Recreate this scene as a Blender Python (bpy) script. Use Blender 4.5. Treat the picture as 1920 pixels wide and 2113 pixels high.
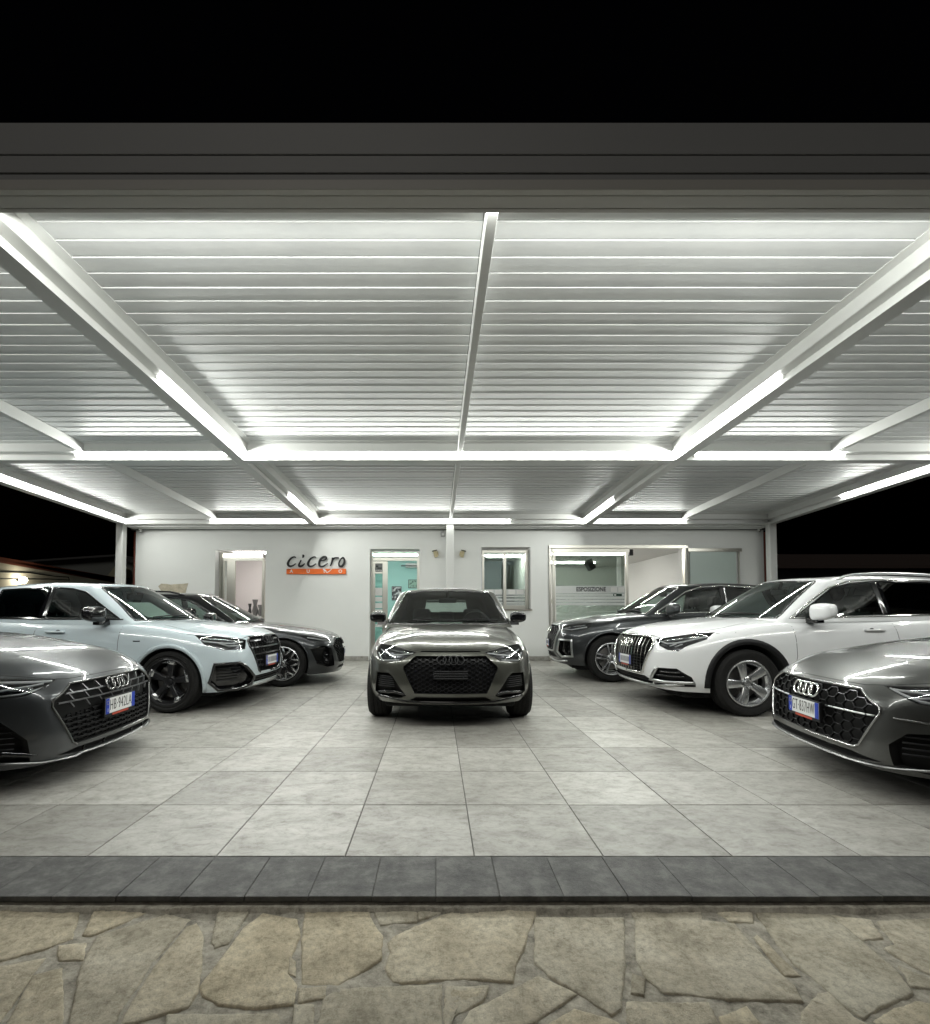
import bpy, bmesh, math, random
import numpy as np
from mathutils import Vector, Matrix
from mathutils.bvhtree import BVHTree
rnd = random.Random(7)
R = math.radians
for o in list(bpy.data.objects): bpy.data.objects.remove(o)
scn = bpy.context.scene
COL = scn.collection

# ---------------------------------------------------------------- camera, world, light, exposure
CAMZ = 1.138
cam_d = bpy.data.cameras.new('camera'); cam = bpy.data.objects.new('camera', cam_d); COL.objects.link(cam)
cam.location = (0, 0, CAMZ); cam.rotation_euler = (R(92), 0, 0)
cam_d.sensor_fit = 'HORIZONTAL'; cam_d.sensor_width = 36; cam_d.lens = 1005 / 1920 * 36
cam_d.shift_x = 60 / 1920; cam_d.shift_y = 169.4 / 1920
cam_d.clip_start = 0.05; cam_d.clip_end = 2000
scn.camera = cam

w = bpy.data.worlds.new('World'); scn.world = w; w.use_nodes = True
nt = w.node_tree; bg = nt.nodes['Background']
sky = nt.nodes.new('ShaderNodeTexSky'); sky.sky_type = 'NISHITA'; sky.sun_disc = False
sky.sun_elevation = R(-4.5); sky.sun_rotation = R(200); sky.air_density = 1; sky.dust_density = 0.3
nt.links.new(sky.outputs[0], bg.inputs[0]); bg.inputs[1].default_value = 0.05

sd = bpy.data.lights.new('fill_sun', 'SUN'); sd.energy = 0.34; sd.angle = R(25); sd.color = (1, .955, .87)  # added soft warm fill from behind the camera, lifts fascia, paving and car fronts
so = bpy.data.objects.new('fill_sun', sd); COL.objects.link(so); so.rotation_euler = (R(48), 0, R(-12))

vs = scn.view_settings; vs.view_transform = 'Standard'; vs.look = 'None'; vs.exposure = 0; vs.gamma = 1
vs.use_curve_mapping = False
scn.render.engine = 'CYCLES'
cy = scn.cycles
cy.use_denoising = True; cy.max_bounces = 7; cy.diffuse_bounces = 3; cy.glossy_bounces = 4
cy.transparent_max_bounces = 10; cy.transmission_bounces = 4; cy.caustics_reflective = False; cy.caustics_refractive = False
cy.sample_clamp_indirect = 4; cy.use_light_tree = True; cy.adaptive_threshold = .004
LED = 138.0; LEDK = math.pi

# ---------------------------------------------------------------- material helpers
MATS = {}
def mat(name, col, rough=.5, metal=0., spec=.5, coat=0., emis=None, es=0., alpha=None):
    if name in MATS: return MATS[name]
    m = bpy.data.materials.new(name); m.use_nodes = True; MATS[name] = m
    b = m.node_tree.nodes['Principled BSDF']
    b.inputs['Base Color'].default_value = (*col, 1); b.inputs['Roughness'].default_value = rough
    b.inputs['Metallic'].default_value = metal; b.inputs['Specular IOR Level'].default_value = spec
    b.inputs['Coat Weight'].default_value = coat; b.inputs['Coat Roughness'].default_value = .03
    if emis: b.inputs['Emission Color'].default_value = (*emis, 1); b.inputs['Emission Strength'].default_value = es
    return m
def N(m, t, **kw):
    n = m.node_tree.nodes.new(t)
    for k, v in kw.items(): setattr(n, k, v)
    return n
def L(m, a, b): m.node_tree.links.new(a, b)
def noise(m, scale, detail=6, rough=.55, obj=True, stretch=(1, 1, 1), rand=False):
    tc = N(m, 'ShaderNodeTexCoord'); mp = N(m, 'ShaderNodeMapping'); mp.inputs['Scale'].default_value = stretch
    L(m, tc.outputs['Object' if obj else 'Generated'], mp.inputs['Vector'])
    if rand:
        oi = N(m, 'ShaderNodeObjectInfo'); mu = N(m, 'ShaderNodeVectorMath', operation='SCALE')
        cb = N(m, 'ShaderNodeCombineXYZ'); L(m, oi.outputs['Random'], cb.inputs[0]); L(m, oi.outputs['Random'], cb.inputs[1])
        L(m, cb.outputs[0], mu.inputs[0]); mu.inputs['Scale'].default_value = 137.
        ad = N(m, 'ShaderNodeVectorMath', operation='ADD'); L(m, mp.outputs[0], ad.inputs[0]); L(m, mu.outputs[0], ad.inputs[1]); src = ad.outputs[0]
    else: src = mp.outputs[0]
    n = N(m, 'ShaderNodeTexNoise'); n.inputs['Scale'].default_value = scale; n.inputs['Detail'].default_value = detail
    n.inputs['Roughness'].default_value = rough; L(m, src, n.inputs['Vector'])
    return n
def ramp(m, src, stops):
    r = N(m, 'ShaderNodeValToRGB'); e = r.color_ramp.elements
    while len(e) > 2: e.remove(e[-1])
    for i, (p, c) in enumerate(stops):
        x = e[i] if i < 2 else e.new(p)
        x.position = p; x.color = (*c, 1) if len(c) == 3 else c
    L(m, src, r.inputs[0]); return r
def bump(m, src, strength=.2, dist=.01, prev=None):
    b = N(m, 'ShaderNodeBump'); b.inputs['Strength'].default_value = strength; b.inputs['Distance'].default_value = dist
    L(m, src, b.inputs['Height'])
    if prev: L(m, prev.outputs[0], b.inputs['Normal'])
    L(m, b.outputs[0], m.node_tree.nodes['Principled BSDF'].inputs['Normal']); return b
def base(m): return m.node_tree.nodes['Principled BSDF'].inputs['Base Color']
def mixc(m, a, b, f, mode='MIX'):
    x = N(m, 'ShaderNodeMix', data_type='RGBA', blend_type=mode)
    for sock, v in ((x.inputs[0], f), (x.inputs[6], a), (x.inputs[7], b)):
        if isinstance(v, (int, float)): sock.default_value = v
        elif isinstance(v, tuple): sock.default_value = (*v, 1)
        else: L(m, v, sock)
    return x.outputs[2]

def paint(name, col, metal, rough, coat=1., flake=.0):
    m = mat(name, col, rough, metal, coat=coat)
    b = m.node_tree.nodes['Principled BSDF']
    if flake:
        n = noise(m, 900, 1, .5)
        r = ramp(m, n.outputs[0], [(.35, tuple(c * (1 - flake) for c in col)), (.7, tuple(min(1, c * (1 + flake)) for c in col))])
        L(m, r.outputs[0], base(m))
    return m
def glassmat(name, tint, refl=1.5, rough=0.0, extra=.0):
    m = bpy.data.materials.new(name); m.use_nodes = True; MATS[name] = m; t = m.node_tree; t.nodes.clear()
    out = t.nodes.new('ShaderNodeOutputMaterial'); mx = t.nodes.new('ShaderNodeMixShader')
    tr = t.nodes.new('ShaderNodeBsdfTransparent'); tr.inputs[0].default_value = (*tint, 1)
    gl = t.nodes.new('ShaderNodeBsdfGlossy'); gl.inputs['Roughness'].default_value = rough; gl.inputs[0].default_value = (1, 1, 1, 1)
    fr = t.nodes.new('ShaderNodeFresnel'); fr.inputs[0].default_value = refl
    ma = t.nodes.new('ShaderNodeMath'); ma.operation = 'ADD'; ma.use_clamp = True; ma.inputs[1].default_value = extra
    t.links.new(fr.outputs[0], ma.inputs[0]); t.links.new(ma.outputs[0], mx.inputs[0])
    t.links.new(tr.outputs[0], mx.inputs[1]); t.links.new(gl.outputs[0], mx.inputs[2]); t.links.new(mx.outputs[0], out.inputs[0])
    return m
def emat(name, col, s):
    m = bpy.data.materials.new(name); m.use_nodes = True; MATS[name] = m; t = m.node_tree; t.nodes.clear()
    out = t.nodes.new('ShaderNodeOutputMaterial'); e = t.nodes.new('ShaderNodeEmission'); e.inputs[0].default_value = (*col, 1); e.inputs[1].default_value = s
    t.links.new(e.outputs[0], out.inputs[0]); return m

white_al = mat('white_aluminium', (.76, .765, .745), .38)
n_ = noise(white_al, 2.5, 5, .6, stretch=(.5, 3, 1), rand=True); bump(white_al, n_.outputs[0], .03, .01)
slat_m = mat('slat_paint', (.62, .63, .62), .5, metal=0, spec=.4)
n_ = noise(slat_m, 2.2, 8, .7, stretch=(1, 2.5, 1), rand=True)
r_ = ramp(slat_m, n_.outputs[0], [(.32, (.68, .69, .69)), (.56, (.75, .76, .75)), (.8, (.79, .79, .78))]); L(slat_m, r_.outputs[0], base(slat_m))
n2_ = noise(slat_m, 14, 8, .75, rand=True); r2_ = ramp(slat_m, n2_.outputs[0], [(.35, (.30, .30, .30)), (.7, (.42, .42, .42))]); 
fascia_m = mat('fascia_paint', (.31, .315, .32), .55)
n_ = noise(fascia_m, 260, 2, .6); bump(fascia_m, n_.outputs[0], .25, .002)
led_m = emat('led_diffuser', (.975, 1.0, .945), 14); led_m.cycles.emission_sampling = 'NONE'
wall_m = mat('wall_plaster', (.80, .81, .79), .85)
n_ = noise(wall_m, .55, 8, .6); r_ = ramp(wall_m, n_.outputs[0], [(.25, (.76, .77, .755)), (.5, (.80, .81, .79)), (.8, (.83, .835, .82))]); L(wall_m, r_.outputs[0], base(wall_m))
n2_ = noise(wall_m, 45, 6, .7); bump(wall_m, n2_.outputs[0], .18, .006)
dark_m = mat('dark_rubber', (.012, .012, .013), .7)
black_gloss = mat('black_gloss', (.006, .006, .007), .12, coat=.6)
black_sat = mat('black_plastic', (.008, .008, .009), .5, spec=.3)
chrome = mat('chrome', (.78, .78, .76), .12, 1.)
satin = mat('satin_silver', (.55, .56, .56), .28, 1.)
steel = mat('brushed_steel_frame', (.60, .585, .53), .30, .85)
n_ = noise(steel, 6, 4, .6, stretch=(1, 1, 14)); bump(steel, n_.outputs[0], .05, .003)

# ---------------------------------------------------------------- mesh helpers
def tag(o, label=None, cat=None, group=None, kind=None):
    if label: o['label'] = label
    if cat: o['category'] = cat
    if group: o['group'] = group
    if kind: o['kind'] = kind
    return o
def empty(name, loc=(0, 0, 0), rz=0):
    o = bpy.data.objects.new(name, None); o.location = loc; o.rotation_euler = (0, 0, rz); o.empty_display_size = .2
    COL.objects.link(o); return o
def link(name, me, m=None, parent=None, smooth=False):
    o = bpy.data.objects.new(name, me); COL.objects.link(o)
    if m is not None and not me.materials: me.materials.append(m)
    if parent: o.parent = parent
    if smooth: me.shade_smooth()
    return o
class MB:
    def __init__(s): s.v = []; s.f = []; s.mi = []; s.m = 0
    def add(s, vs, fs):
        k = len(s.v); s.v += [tuple(v) for v in vs]; s.f += [tuple(i + k for i in f) for f in fs]; s.mi += [s.m] * len(fs); return s
    def box(s, x0, x1, y0, y1, z0, z1):
        return s.add([(x0, y0, z0), (x1, y0, z0), (x1, y1, z0), (x0, y1, z0), (x0, y0, z1), (x1, y0, z1), (x1, y1, z1), (x0, y1, z1)],
                     [(0, 3, 2, 1), (4, 5, 6, 7), (0, 1, 5, 4), (1, 2, 6, 5), (2, 3, 7, 6), (3, 0, 4, 7)])
    def rbox(s, x0, x1, y0, y1, z0, z1, b=.01):
        bm = bmesh.new(); bmesh.ops.create_cube(bm, size=1)
        for v in bm.verts: v.co = ((x0 + x1) / 2 + v.co.x * (x1 - x0), (y0 + y1) / 2 + v.co.y * (y1 - y0), (z0 + z1) / 2 + v.co.z * (z1 - z0))
        bmesh.ops.bevel(bm, geom=bm.edges[:], offset=b, segments=2, affect='EDGES', profile=.5)
        bm.verts.index_update(); s.add([v.co for v in bm.verts], [[v.index for v in f.verts] for f in bm.faces]); bm.free(); return s
    def prism(s, pts, axis, a0, a1):
        # pts: 2D polygon, extruded along axis ('x','y','z'); a closed solid
        n = len(pts)
        def P(p, a): return {'x': (a, p[0], p[1]), 'y': (p[0], a, p[1]), 'z': (p[0], p[1], a)}[axis]
        vs = [P(p, a0) for p in pts] + [P(p, a1) for p in pts]
        fs = [tuple(range(n))[::-1], tuple(range(n, 2 * n))] + [(i, (i + 1) % n, n + (i + 1) % n, n + i) for i in range(n)]
        return s.add(vs, fs)
    def cyl(s, p0, p1, r0, r1=None, n=12, caps=True):
        r1 = r0 if r1 is None else r1; p0 = Vector(p0); p1 = Vector(p1); d = (p1 - p0).normalized(); u = d.orthogonal().normalized(); w_ = d.cross(u)
        vs = []
        for p, r in ((p0, r0), (p1, r1)):
            for i in range(n):
                a = 2 * math.pi * i / n; vs.append(p + (u * math.cos(a) + w_ * math.sin(a)) * r)
        fs = [(i, (i + 1) % n, n + (i + 1) % n, n + i) for i in range(n)]
        if caps: fs += [tuple(range(n))[::-1], tuple(range(n, 2 * n))]
        return s.add(vs, fs)
    def tube(s, pts, r, n=8, closed=False):
        pts = [Vector(p) for p in pts]; m_ = len(pts); rings = []
        up = None
        for i, p in enumerate(pts):
            a = pts[i - 1] if (i > 0 or closed) else p; b = pts[(i + 1) % m_] if (i < m_ - 1 or closed) else p
            d = (b - a).normalized()
            if up is None: up = d.orthogonal().normalized()
            up = (up - d * up.dot(d)).normalized(); sd_ = d.cross(up)
            rr = r[i] if isinstance(r, (list, tuple)) else r
            rings.append([p + (up * math.cos(2 * math.pi * k / n) + sd_ * math.sin(2 * math.pi * k / n)) * rr for k in range(n)])
        vs = [v for g in rings for v in g]; fs = []
        for i in range(m_ if closed else m_ - 1):
            j = (i + 1) % m_
            fs += [(i * n + k, i * n + (k + 1) % n, j * n + (k + 1) % n, j * n + k) for k in range(n)]
        if not closed: fs += [tuple(range(n))[::-1], tuple(range((m_ - 1) * n, m_ * n))]
        return s.add(vs, fs)
    def lathe(s, prof, n=48, axis='y', c=(0, 0, 0)):
        # prof: (r, a) pairs, revolved about axis through c
        k = len(prof); vs = []
        for i in range(n):
            t = 2 * math.pi * i / n; cs, sn = math.cos(t), math.sin(t)
            for r, a in prof:
                vs.append({'y': (c[0] + r * cs, c[1] + a, c[2] + r * sn), 'x': (c[0] + a, c[1] + r * cs, c[2] + r * sn), 'z': (c[0] + r * cs, c[1] + r * sn, c[2] + a)}[axis])
        fs = []
        for i in range(n):
            j = (i + 1) % n
            for q in range(k - 1): fs.append((i * k + q, i * k + q + 1, j * k + q + 1, j * k + q))
        return s.add(vs, fs)
    def mesh(s, name):
        me = bpy.data.meshes.new(name); me.from_pydata(s.v, [], s.f)
        if any(s.mi): me.polygons.foreach_set('material_index', s.mi)
        me.update(); return me
    def build(s, name, m=None, parent=None, smooth=False, fixn=True):
        me = s.mesh(name)
        if fixn:
            bm = bmesh.new(); bm.from_mesh(me); bmesh.ops.recalc_face_normals(bm, faces=bm.faces[:]); bm.to_mesh(me); bm.free()
        ms = m if isinstance(m, (list, tuple)) else [m]
        for q in ms:
            if q: me.materials.append(q)
        return link(name, me, None, parent, smooth)
def text_mesh(txt, size, depth=.002, sx=1., shear=0, align='CENTER', space=1., offset=0.):
    cu = bpy.data.curves.new('txt', 'FONT'); cu.body = txt; cu.size = size; cu.extrude = depth; cu.align_x = align; cu.align_y = 'CENTER'; cu.shear = shear; cu.space_character = space; cu.offset = offset
    o = bpy.data.objects.new('txt', cu); COL.objects.link(o)
    dg = bpy.context.evaluated_depsgraph_get(); me = bpy.data.meshes.new_from_object(o.evaluated_get(dg))
    bpy.data.objects.remove(o); bpy.data.curves.remove(cu)
    me.transform(Matrix.Diagonal((sx, 1, 1, 1))); me.materials.clear(); return me

# pixel -> world helpers used to place what was measured in the photograph (1920 x 2113 pixels)
FP = 1005.; TP = R(2); PPY = 1261 - FP * math.tan(TP)
def ray(u, v):
    xc = (u - 900) / FP; zc = -(v - PPY) / FP
    return Vector((xc, math.cos(TP) - zc * math.sin(TP), math.sin(TP) + zc * math.cos(TP)))
def onz(u, v, z=0.):
    d = ray(u, v); t = (z - CAMZ) / d.z; return Vector((d.x * t, d.y * t, z))
def ony(u, v, y):
    d = ray(u, v); t = y / d.y; return Vector((d.x * t, y, CAMZ + d.z * t))
# ================================================================ PERGOLA (canopy)
SL = 0.0387; PZ = 3.498                       # underside of the beams: z = PZ - SL*Y
def ybp(v):                                    # Y where a pixel row meets the underside plane
    d = ray(900, v); t = (PZ - CAMZ) / (d.z + SL * d.y); return d.y * t
perg = empty('pergola', (0, 0, PZ)); perg.rotation_euler = (-math.atan(SL), 0, 0)
tag(perg, 'white aluminium louvred canopy with linear lights roofing the whole forecourt', 'canopy')
HW = .075
YF0, YF1 = ybp(388), ybp(437); YM0 = ybp(949.5); YM1 = YM0 + .15; YR0 = ybp(1081); YR1 = YR0 + .15
LX = [(-7.08, -6.93), (-2.83, -2.68), (3.33, 3.48), (7.42, 7.57)]
def half(hw, s, gutter=True):
    p = [(hw, 0), (hw, .04), (hw - .03, .046), (hw - .03, .09)]
    if gutter: p += [(hw + .08, .09), (hw + .08, .094), (hw + .074, .094), (hw + .08, .098), (hw + .08, .205), (hw + .16, .208), (hw + .16, .275)]
    else: p += [(hw, .096), (hw, .275)]
    return [(s * a, b) for a, b in p]
def beam(axis, c, a0, a1, gl=True, gr=True, name='beam'):
    prof = half(HW, 1, gr) + half(HW, -1, gl)[::-1]
    mb = MB(); mb.prism([(p[0] + c, p[1]) for p in prof], axis, a0, a1)
    return mb.build(name, white_al, perg)
# lengthwise beams (prism along y takes (x, z) pairs)
for i, (x0, x1) in enumerate(LX):
    c = (x0 + x1) / 2
    for (a, b) in ((YF1, YM0 - .001), (YM0, YR0 - .001)):
        beam('y', c, a, b, gl=i > 0, gr=i < 3)
    if i in (0, 3): beam('y', c, YR0, YR1 + .26, gl=False, gr=False)
# crosswise beams per bay (prism along x takes (y, z) pairs)
BAYS = [(LX[0][1], LX[1][0]), (LX[1][1], LX[2][0]), (LX[2][1], LX[3][0])]
for (a, b) in BAYS:
    beam('x', (YM0 + YM1) / 2, a + .003, b - .003)
    beam('x', (YR0 + YR1) / 2, a + .003, b - .003, gr=False)
# soffit panel closing the gap to the wall
MB().box(-7.0, 7.5, YR1 + .004, 11.25, -.03, .25).build('soffit_panel', white_al, perg)
# front fascia beam: stepped boards, built as separate pieces
zt = (388 - 246) / FP * YF0
for k, (z0, z1, dy) in enumerate(((.0, .088, .010), (.092, .190, .004), (.194, zt + .02, 0.))):
    MB().rbox(-9.5, 10.5, YF0 + dy, YF0 + .06, z0, z1, .003).build('fascia_board', fascia_m, perg)
g = MB(); ya, yb_ = YF0, YF1
for (q0, q1) in ((.012, .26), (.285, .80), (.825, 1.)):
    g.rbox(-9.5, 10.5, ya + (yb_ - ya) * q0, ya + (yb_ - ya) * q1, -.008, .05, .002)
g.box(-9.5, 10.5, ya + .06, yb_ - .004, .004, zt - .03)
g.build('front_gutter', mat('fascia_underside', (.52, .51, .48), .5), perg)
MB().prism([(YF1, .05), (YF1, .095), (YF1 + .08, .095), (YF1 + .08, .205), (YF1 + .16, .208), (YF1 + .16, .275), (YF1 - .003, .275)], 'x', -6.92, 7.41).build('beam', white_al, perg)
# rafters under the louvres, one per bay and zone
for (xa, xb) in ((-4.92, -4.85), (.298, .365), (5.44, 5.51)):
    for (a, b) in ((YF1 + .085, YM0 - .085), (YM1 + .085, YR0 - .085)):
        mb = MB().rbox(xa, xb, a, b, .07, .206, .004)
        for s in (-1, 1):
            for zz in (.10, .14, .18): mb.cyl(((xa + xb) / 2 + s * .045, b - .012, zz), ((xa + xb) / 2 + s * .025, b - .012, zz), .006, n=6)
        mb.build('rafter', white_al, perg)
# louvres: near edge low, far edge high, a dark joint between neighbours
slat_cache = {}
def slat(x0, x1, y, pitch):
    key = (round(x1 - x0, 3), round(pitch, 3))
    if key not in slat_cache:
        L_ = x1 - x0; p = pitch
        prof = [(0.003, .000), (p - .006, .007), (p - .003, .012), (p - .004, .04), (.012, .034), (.002, .012)]
        slat_cache[key] = MB().prism(prof, 'x', 0, L_).mesh('louvre_slat'); slat_cache[key].materials.append(slat_m)
    o = bpy.data.objects.new('louvre_slat', slat_cache[key]); COL.objects.link(o); o.parent = perg
    o.location = (x0 + rnd.uniform(-.002, .002), y + rnd.uniform(-.001, .001), .210 + rnd.uniform(-.0012, .0012)); o.rotation_euler = (rnd.uniform(-.004, .004), 0, 0)
for (za, zb_) in ((YF1 + .155, YM0 - HW - .085), (YM1 + .16, YR0 - .16)):
    if za < 4: zb_ = YM0 - .155
    n = int(round((zb_ - za) / .1465)); p = (zb_ - za) / n
    segs = [(LX[0][1] + .155, LX[1][0] - .155), (LX[1][1] + .155, .296), (.367, LX[2][0] - .155), (LX[2][1] + .155, LX[3][0] - .155)]
    for (a, b) in segs:
        for k in range(n): slat(a, b, za + k * p, p)
# roof sheet above the louvres, keeps the night out of the joints
MB().box(-6.9, 7.4, YF1 + .1, YR1, .262, .272).build('roof_sheet', mat('roof_underlay', (.05, .05, .05), .9), perg)
# linear lights: a lit diffuser and a dark end cap
def led(axis, c, a, b, s):
    # axis 'x' or 'y': direction of the strip; c: face coordinate; s: side the face looks to
    m = MB(); q0, q1 = sorted((c - s * .002, c + s * .022))
    q0b, q1b = sorted((c - s * .03, c - s * .002))
    body = MB()
    if axis == 'x':
        m.prism([(c + s * .001, .056), (c + s * .020, .062), (c + s * .004, .085), (c + s * .001, .085)] if 0 else [(c + s * .001, .054), (c + s * .010, .054), (c + s * .028, .078), (c + s * .028, .084), (c + s * .001, .084)], 'x', a, b); body.box(a - .02, b + .02, q0b, q1b, .05, .085)
    else:
        m.prism([(c + s * .001, .054), (c + s * .010, .054), (c + s * .028, .078), (c + s * .028, .084), (c + s * .001, .084)], 'y', a, b); body.box(q0b, q1b, a - .02, b + .02, .05, .085)
    o = body.build('linear_light', white_al, perg); m.build('light_diffuser', led_m, o)
    # the lamp's own light: one-sided panels lying on the slanted diffuser face, looking out and down
    n = max(1, round((b - a) / 1.0)); ln = (b - a) / n; nrm = Vector((0, 0, 0)); w_ = math.hypot(.018, .024)
    for i in range(n):
        t = a + (i + .5) * ln; off = c + s * .0205; zz = .0648
        ld = bpy.data.lights.new('linear_lamp', 'AREA'); ld.shape = 'RECTANGLE'; ld.color = (.975, 1.0, .945)
        ld.size = ln; ld.size_y = w_; ld.energy = LED * ln * w_ * LEDK
        lo_ = bpy.data.objects.new('linear_lamp', ld); COL.objects.link(lo_); lo_.parent = o
        loc = (t, off, zz) if axis == 'x' else (off, t, zz); N_ = Vector((0, s * .8, -.6)) if axis == 'x' else Vector((s * .8, 0, -.6)); X_ = Vector((1, 0, 0)) if axis == 'x' else Vector((0, 1, 0))
        Z_ = -N_.normalized(); Y_ = Z_.cross(X_); lo_.matrix_local = Matrix(((X_.x, Y_.x, Z_.x, loc[0]), (X_.y, Y_.y, Z_.y, loc[1]), (X_.z, Y_.z, Z_.z, loc[2]), (0, 0, 0, 1)))
def X(u, v, y): return ony(u, v, y).x
fy = YM0
led('x', fy, X(157, 940, fy), X(468, 940, fy), -1); led('x', fy, LX[1][1] + .02, -.9, -1); led('x', fy, -.86, 1.3, -1); led('x', fy, 1.34, LX[2][0] - .02, -1); led('x', fy, X(1436, 940, fy), X(1742, 940, fy), -1)
fy = YR0
led('x', fy, X(435, 1075, fy), X(640, 1075, fy), -1); led('x', fy, X(657, 1075, fy), X(853, 1075, fy), -1); led('x', fy, X(856, 1075, fy), X(1053, 1075, fy), -1); led('x', fy, X(1226, 1075, fy), X(1416, 1075, fy), -1)
ya = 4.62
led('y', LX[1][1], ya, YM0 - .02, 1); led('y', LX[2][0], ya, YM0 - .02, -1)
led('y', LX[1][1], 8.75, YR0 - .02, 1); led('y', LX[2][0], 9.05, YR0 - .02, -1)
led('y', LX[0][1], 4.7, 6.66, 1); led('y', LX[0][1], 6.86, YR0 - .02, 1); led('y', LX[3][0], 4.7, 6.66, -1); led('y', LX[3][0], 6.86, 8.84, -1)
for (a_, b_) in ((-6.8, -4.95), (-4.8, -2.9), (-2.6, -.7), (-.65, 1.25), (1.3, 3.25), (3.55, 5.4), (5.55, 7.35)): led('x', YF1, a_, b_, 1)
# posts (vertical, so their vertices are taken back through the pergola's tilt)
perg_inv = Matrix.LocRotScale(perg.location, perg.rotation_euler, None).inverted()
def post(x0, x1, y0, y1):
    zt_ = PZ - SL * y1 + .02
    mb = MB().rbox(x0, x1, y0, y1, .0, zt_, .006); mb.rbox(x0 - .04, x1 + .04, y0 - .04, y1 + .04, .0, .012, .003)
    mb.v = [tuple(perg_inv @ Vector(v)) for v in mb.v]; mb.build('post', white_al, perg)
post(X(922, 1200, YR0 - .01), X(937, 1200, YR0 - .01), YR0 - .0, YR0 + .15)
post(-7.13, -6.98, YR0 - .0, YR0 + .15); post(7.44, 7.59, YR0, YR0 + .15)
post(-7.13, -6.98, YF0 + .01, YF1 - .01); post(7.44, 7.59, YF0 + .01, YF1 - .01)

# ================================================================ FLOOR
floor = MB().box(-9.6, 9.6, 2.0, 11.24, -.05, -.0045).build('floor', mat('grout', (.13, .125, .115), .9))
tag(floor, kind='structure')
tile_m = mat('floor_tile', (.42, .42, .40), .36)
n1 = noise(tile_m, 4.2, 14, .76, rand=True, stretch=(1, 1.6, 1)); n1.inputs['Distortion'].default_value = .5
r1 = ramp(tile_m, n1.outputs[0], [(.30, (.215, .205, .19)), (.41, (.32, .312, .292)), (.51, (.385, .378, .358)), (.66, (.465, .458, .435))])
n2 = noise(tile_m, 14, 14, .80, rand=True, stretch=(1, 1.5, 1)); n2.inputs['Distortion'].default_value = .4; r2 = ramp(tile_m, n2.outputs[0], [(.38, (.60, .59, .56)), (.47, (.88, .88, .86)), (.54, (1, 1, 1))])
c_ = mixc(tile_m, r1.outputs[0], r2.outputs[0], .85, 'MULTIPLY')
oi = N(tile_m, 'ShaderNodeObjectInfo'); rr = ramp(tile_m, oi.outputs['Random'], [(0., (.74, .73, .71)), (.5, (1.0, .99, .975)), (1., (1.18, 1.17, 1.16))])
L(tile_m, mixc(tile_m, c_, rr.outputs[0], 1., 'MULTIPLY'), base(tile_m))
r3 = ramp(tile_m, n1.outputs[0], [(.3, (.52, .52, .52)), (.7, (.36, .36, .36))]); L(tile_m, r3.outputs[0], tile_m.node_tree.nodes['Principled BSDF'].inputs['Roughness'])
bump(tile_m, n2.outputs[0], .10, .003)
TS = .6; Y0 = 2.3028; XJ = onz(979.2, 1767).x
def tile_mesh(sx, sy, name):
    g_ = .0030; m = MB(); m.rbox(g_, sx - g_, g_, sy - g_, -.02, 0, .0016); me = m.mesh(name); me.materials.append(tile_m); return me
tm = tile_mesh(TS, TS, 'floor_tile'); cells = []
for r in range(15):
    for c in range(-16, 16):
        x = XJ + c * TS; y = Y0 + r * TS
        if x < -9.5 or x > 8.9: continue
        ux = abs((x + TS / 2) / (y + TS)) * 1005
        cells.append((y if ux < 1010 else 100 + y, x, y))
cells.sort(); rest = MB()
for i, (k, x, y) in enumerate(cells):
    if k < 100 and i < 292:
        o = bpy.data.objects.new('floor_tile', tm); COL.objects.link(o); o.parent = floor
        o.location = (x, y, rnd.uniform(-.0006, .0004)); o.rotation_euler = (rnd.uniform(-.0006, .0006), rnd.uniform(-.0006, .0006), 0)
    else: rest.box(x + .002, x + TS - .002, y + .002, min(y + TS - .002, 11.25), -.02, 0)
o = rest.build('floor_tile', tile_m, floor); o['kind'] = 'stuff'
# dark step edging
edge_m = mat('slate_edging', (.10, .104, .108), .62)
n1 = noise(edge_m, 9, 10, .75, rand=True); r1 = ramp(edge_m, n1.outputs[0], [(.36, (.038, .038, .037)), (.5, (.082, .081, .078)), (.62, (.14, .138, .132))]); L(edge_m, r1.outputs[0], base(edge_m))
n2 = noise(edge_m, 70, 10, .8, rand=True); bump(edge_m, n2.outputs[0], .9, .005)
YE = onz(900, 1850).y; BW = .2555
k0 = -19
for k in range(k0, 20):
    x = k * BW + rnd.uniform(-.001, .001)
    o = MB().rbox(x + .001, x + BW - .001, YE + rnd.uniform(-.002, .002), Y0 - .0025, -.022, rnd.uniform(-.0005, .0008), .003).build('edging_tile', edge_m, floor)

# ================================================================ CRAZY PAVING in front of the step
ZP = -.048
mortar_m = mat('mortar', (.20, .185, .155), .95)
n1 = noise(mortar_m, 16, 14, .8); r1 = ramp(mortar_m, n1.outputs[0], [(.36, (.15, .138, .112)), (.5, (.34, .315, .262)), (.64, (.50, .46, .385))]); L(mortar_m, r1.outputs[0], base(mortar_m))
n2 = noise(mortar_m, 60, 8, .7); bump(mortar_m, n2.outputs[0], .7, .006)
def grid_sheet(x0, x1, y0, y1, nx, ny, zf):
    vs = [(x0 + (x1 - x0) * i / nx, y0 + (y1 - y0) * j / ny, zf(x0 + (x1 - x0) * i / nx, y0 + (y1 - y0) * j / ny)) for j in range(ny + 1) for i in range(nx + 1)]
    return MB().add(vs, [(j * (nx + 1) + i, j * (nx + 1) + i + 1, (j + 1) * (nx + 1) + i + 1, (j + 1) * (nx + 1) + i) for j in range(ny) for i in range(nx)])
from mathutils import noise as mn
pav = grid_sheet(-3.2, 3.2, .9, 2.02, 360, 110, lambda x, y: ZP - .0035 + .0065 * mn.noise(Vector((x * 8, y * 8, 0))) + .004 * mn.noise(Vector((x * 34, y * 34, 3)))).build('paving', mortar_m, smooth=True)
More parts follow.
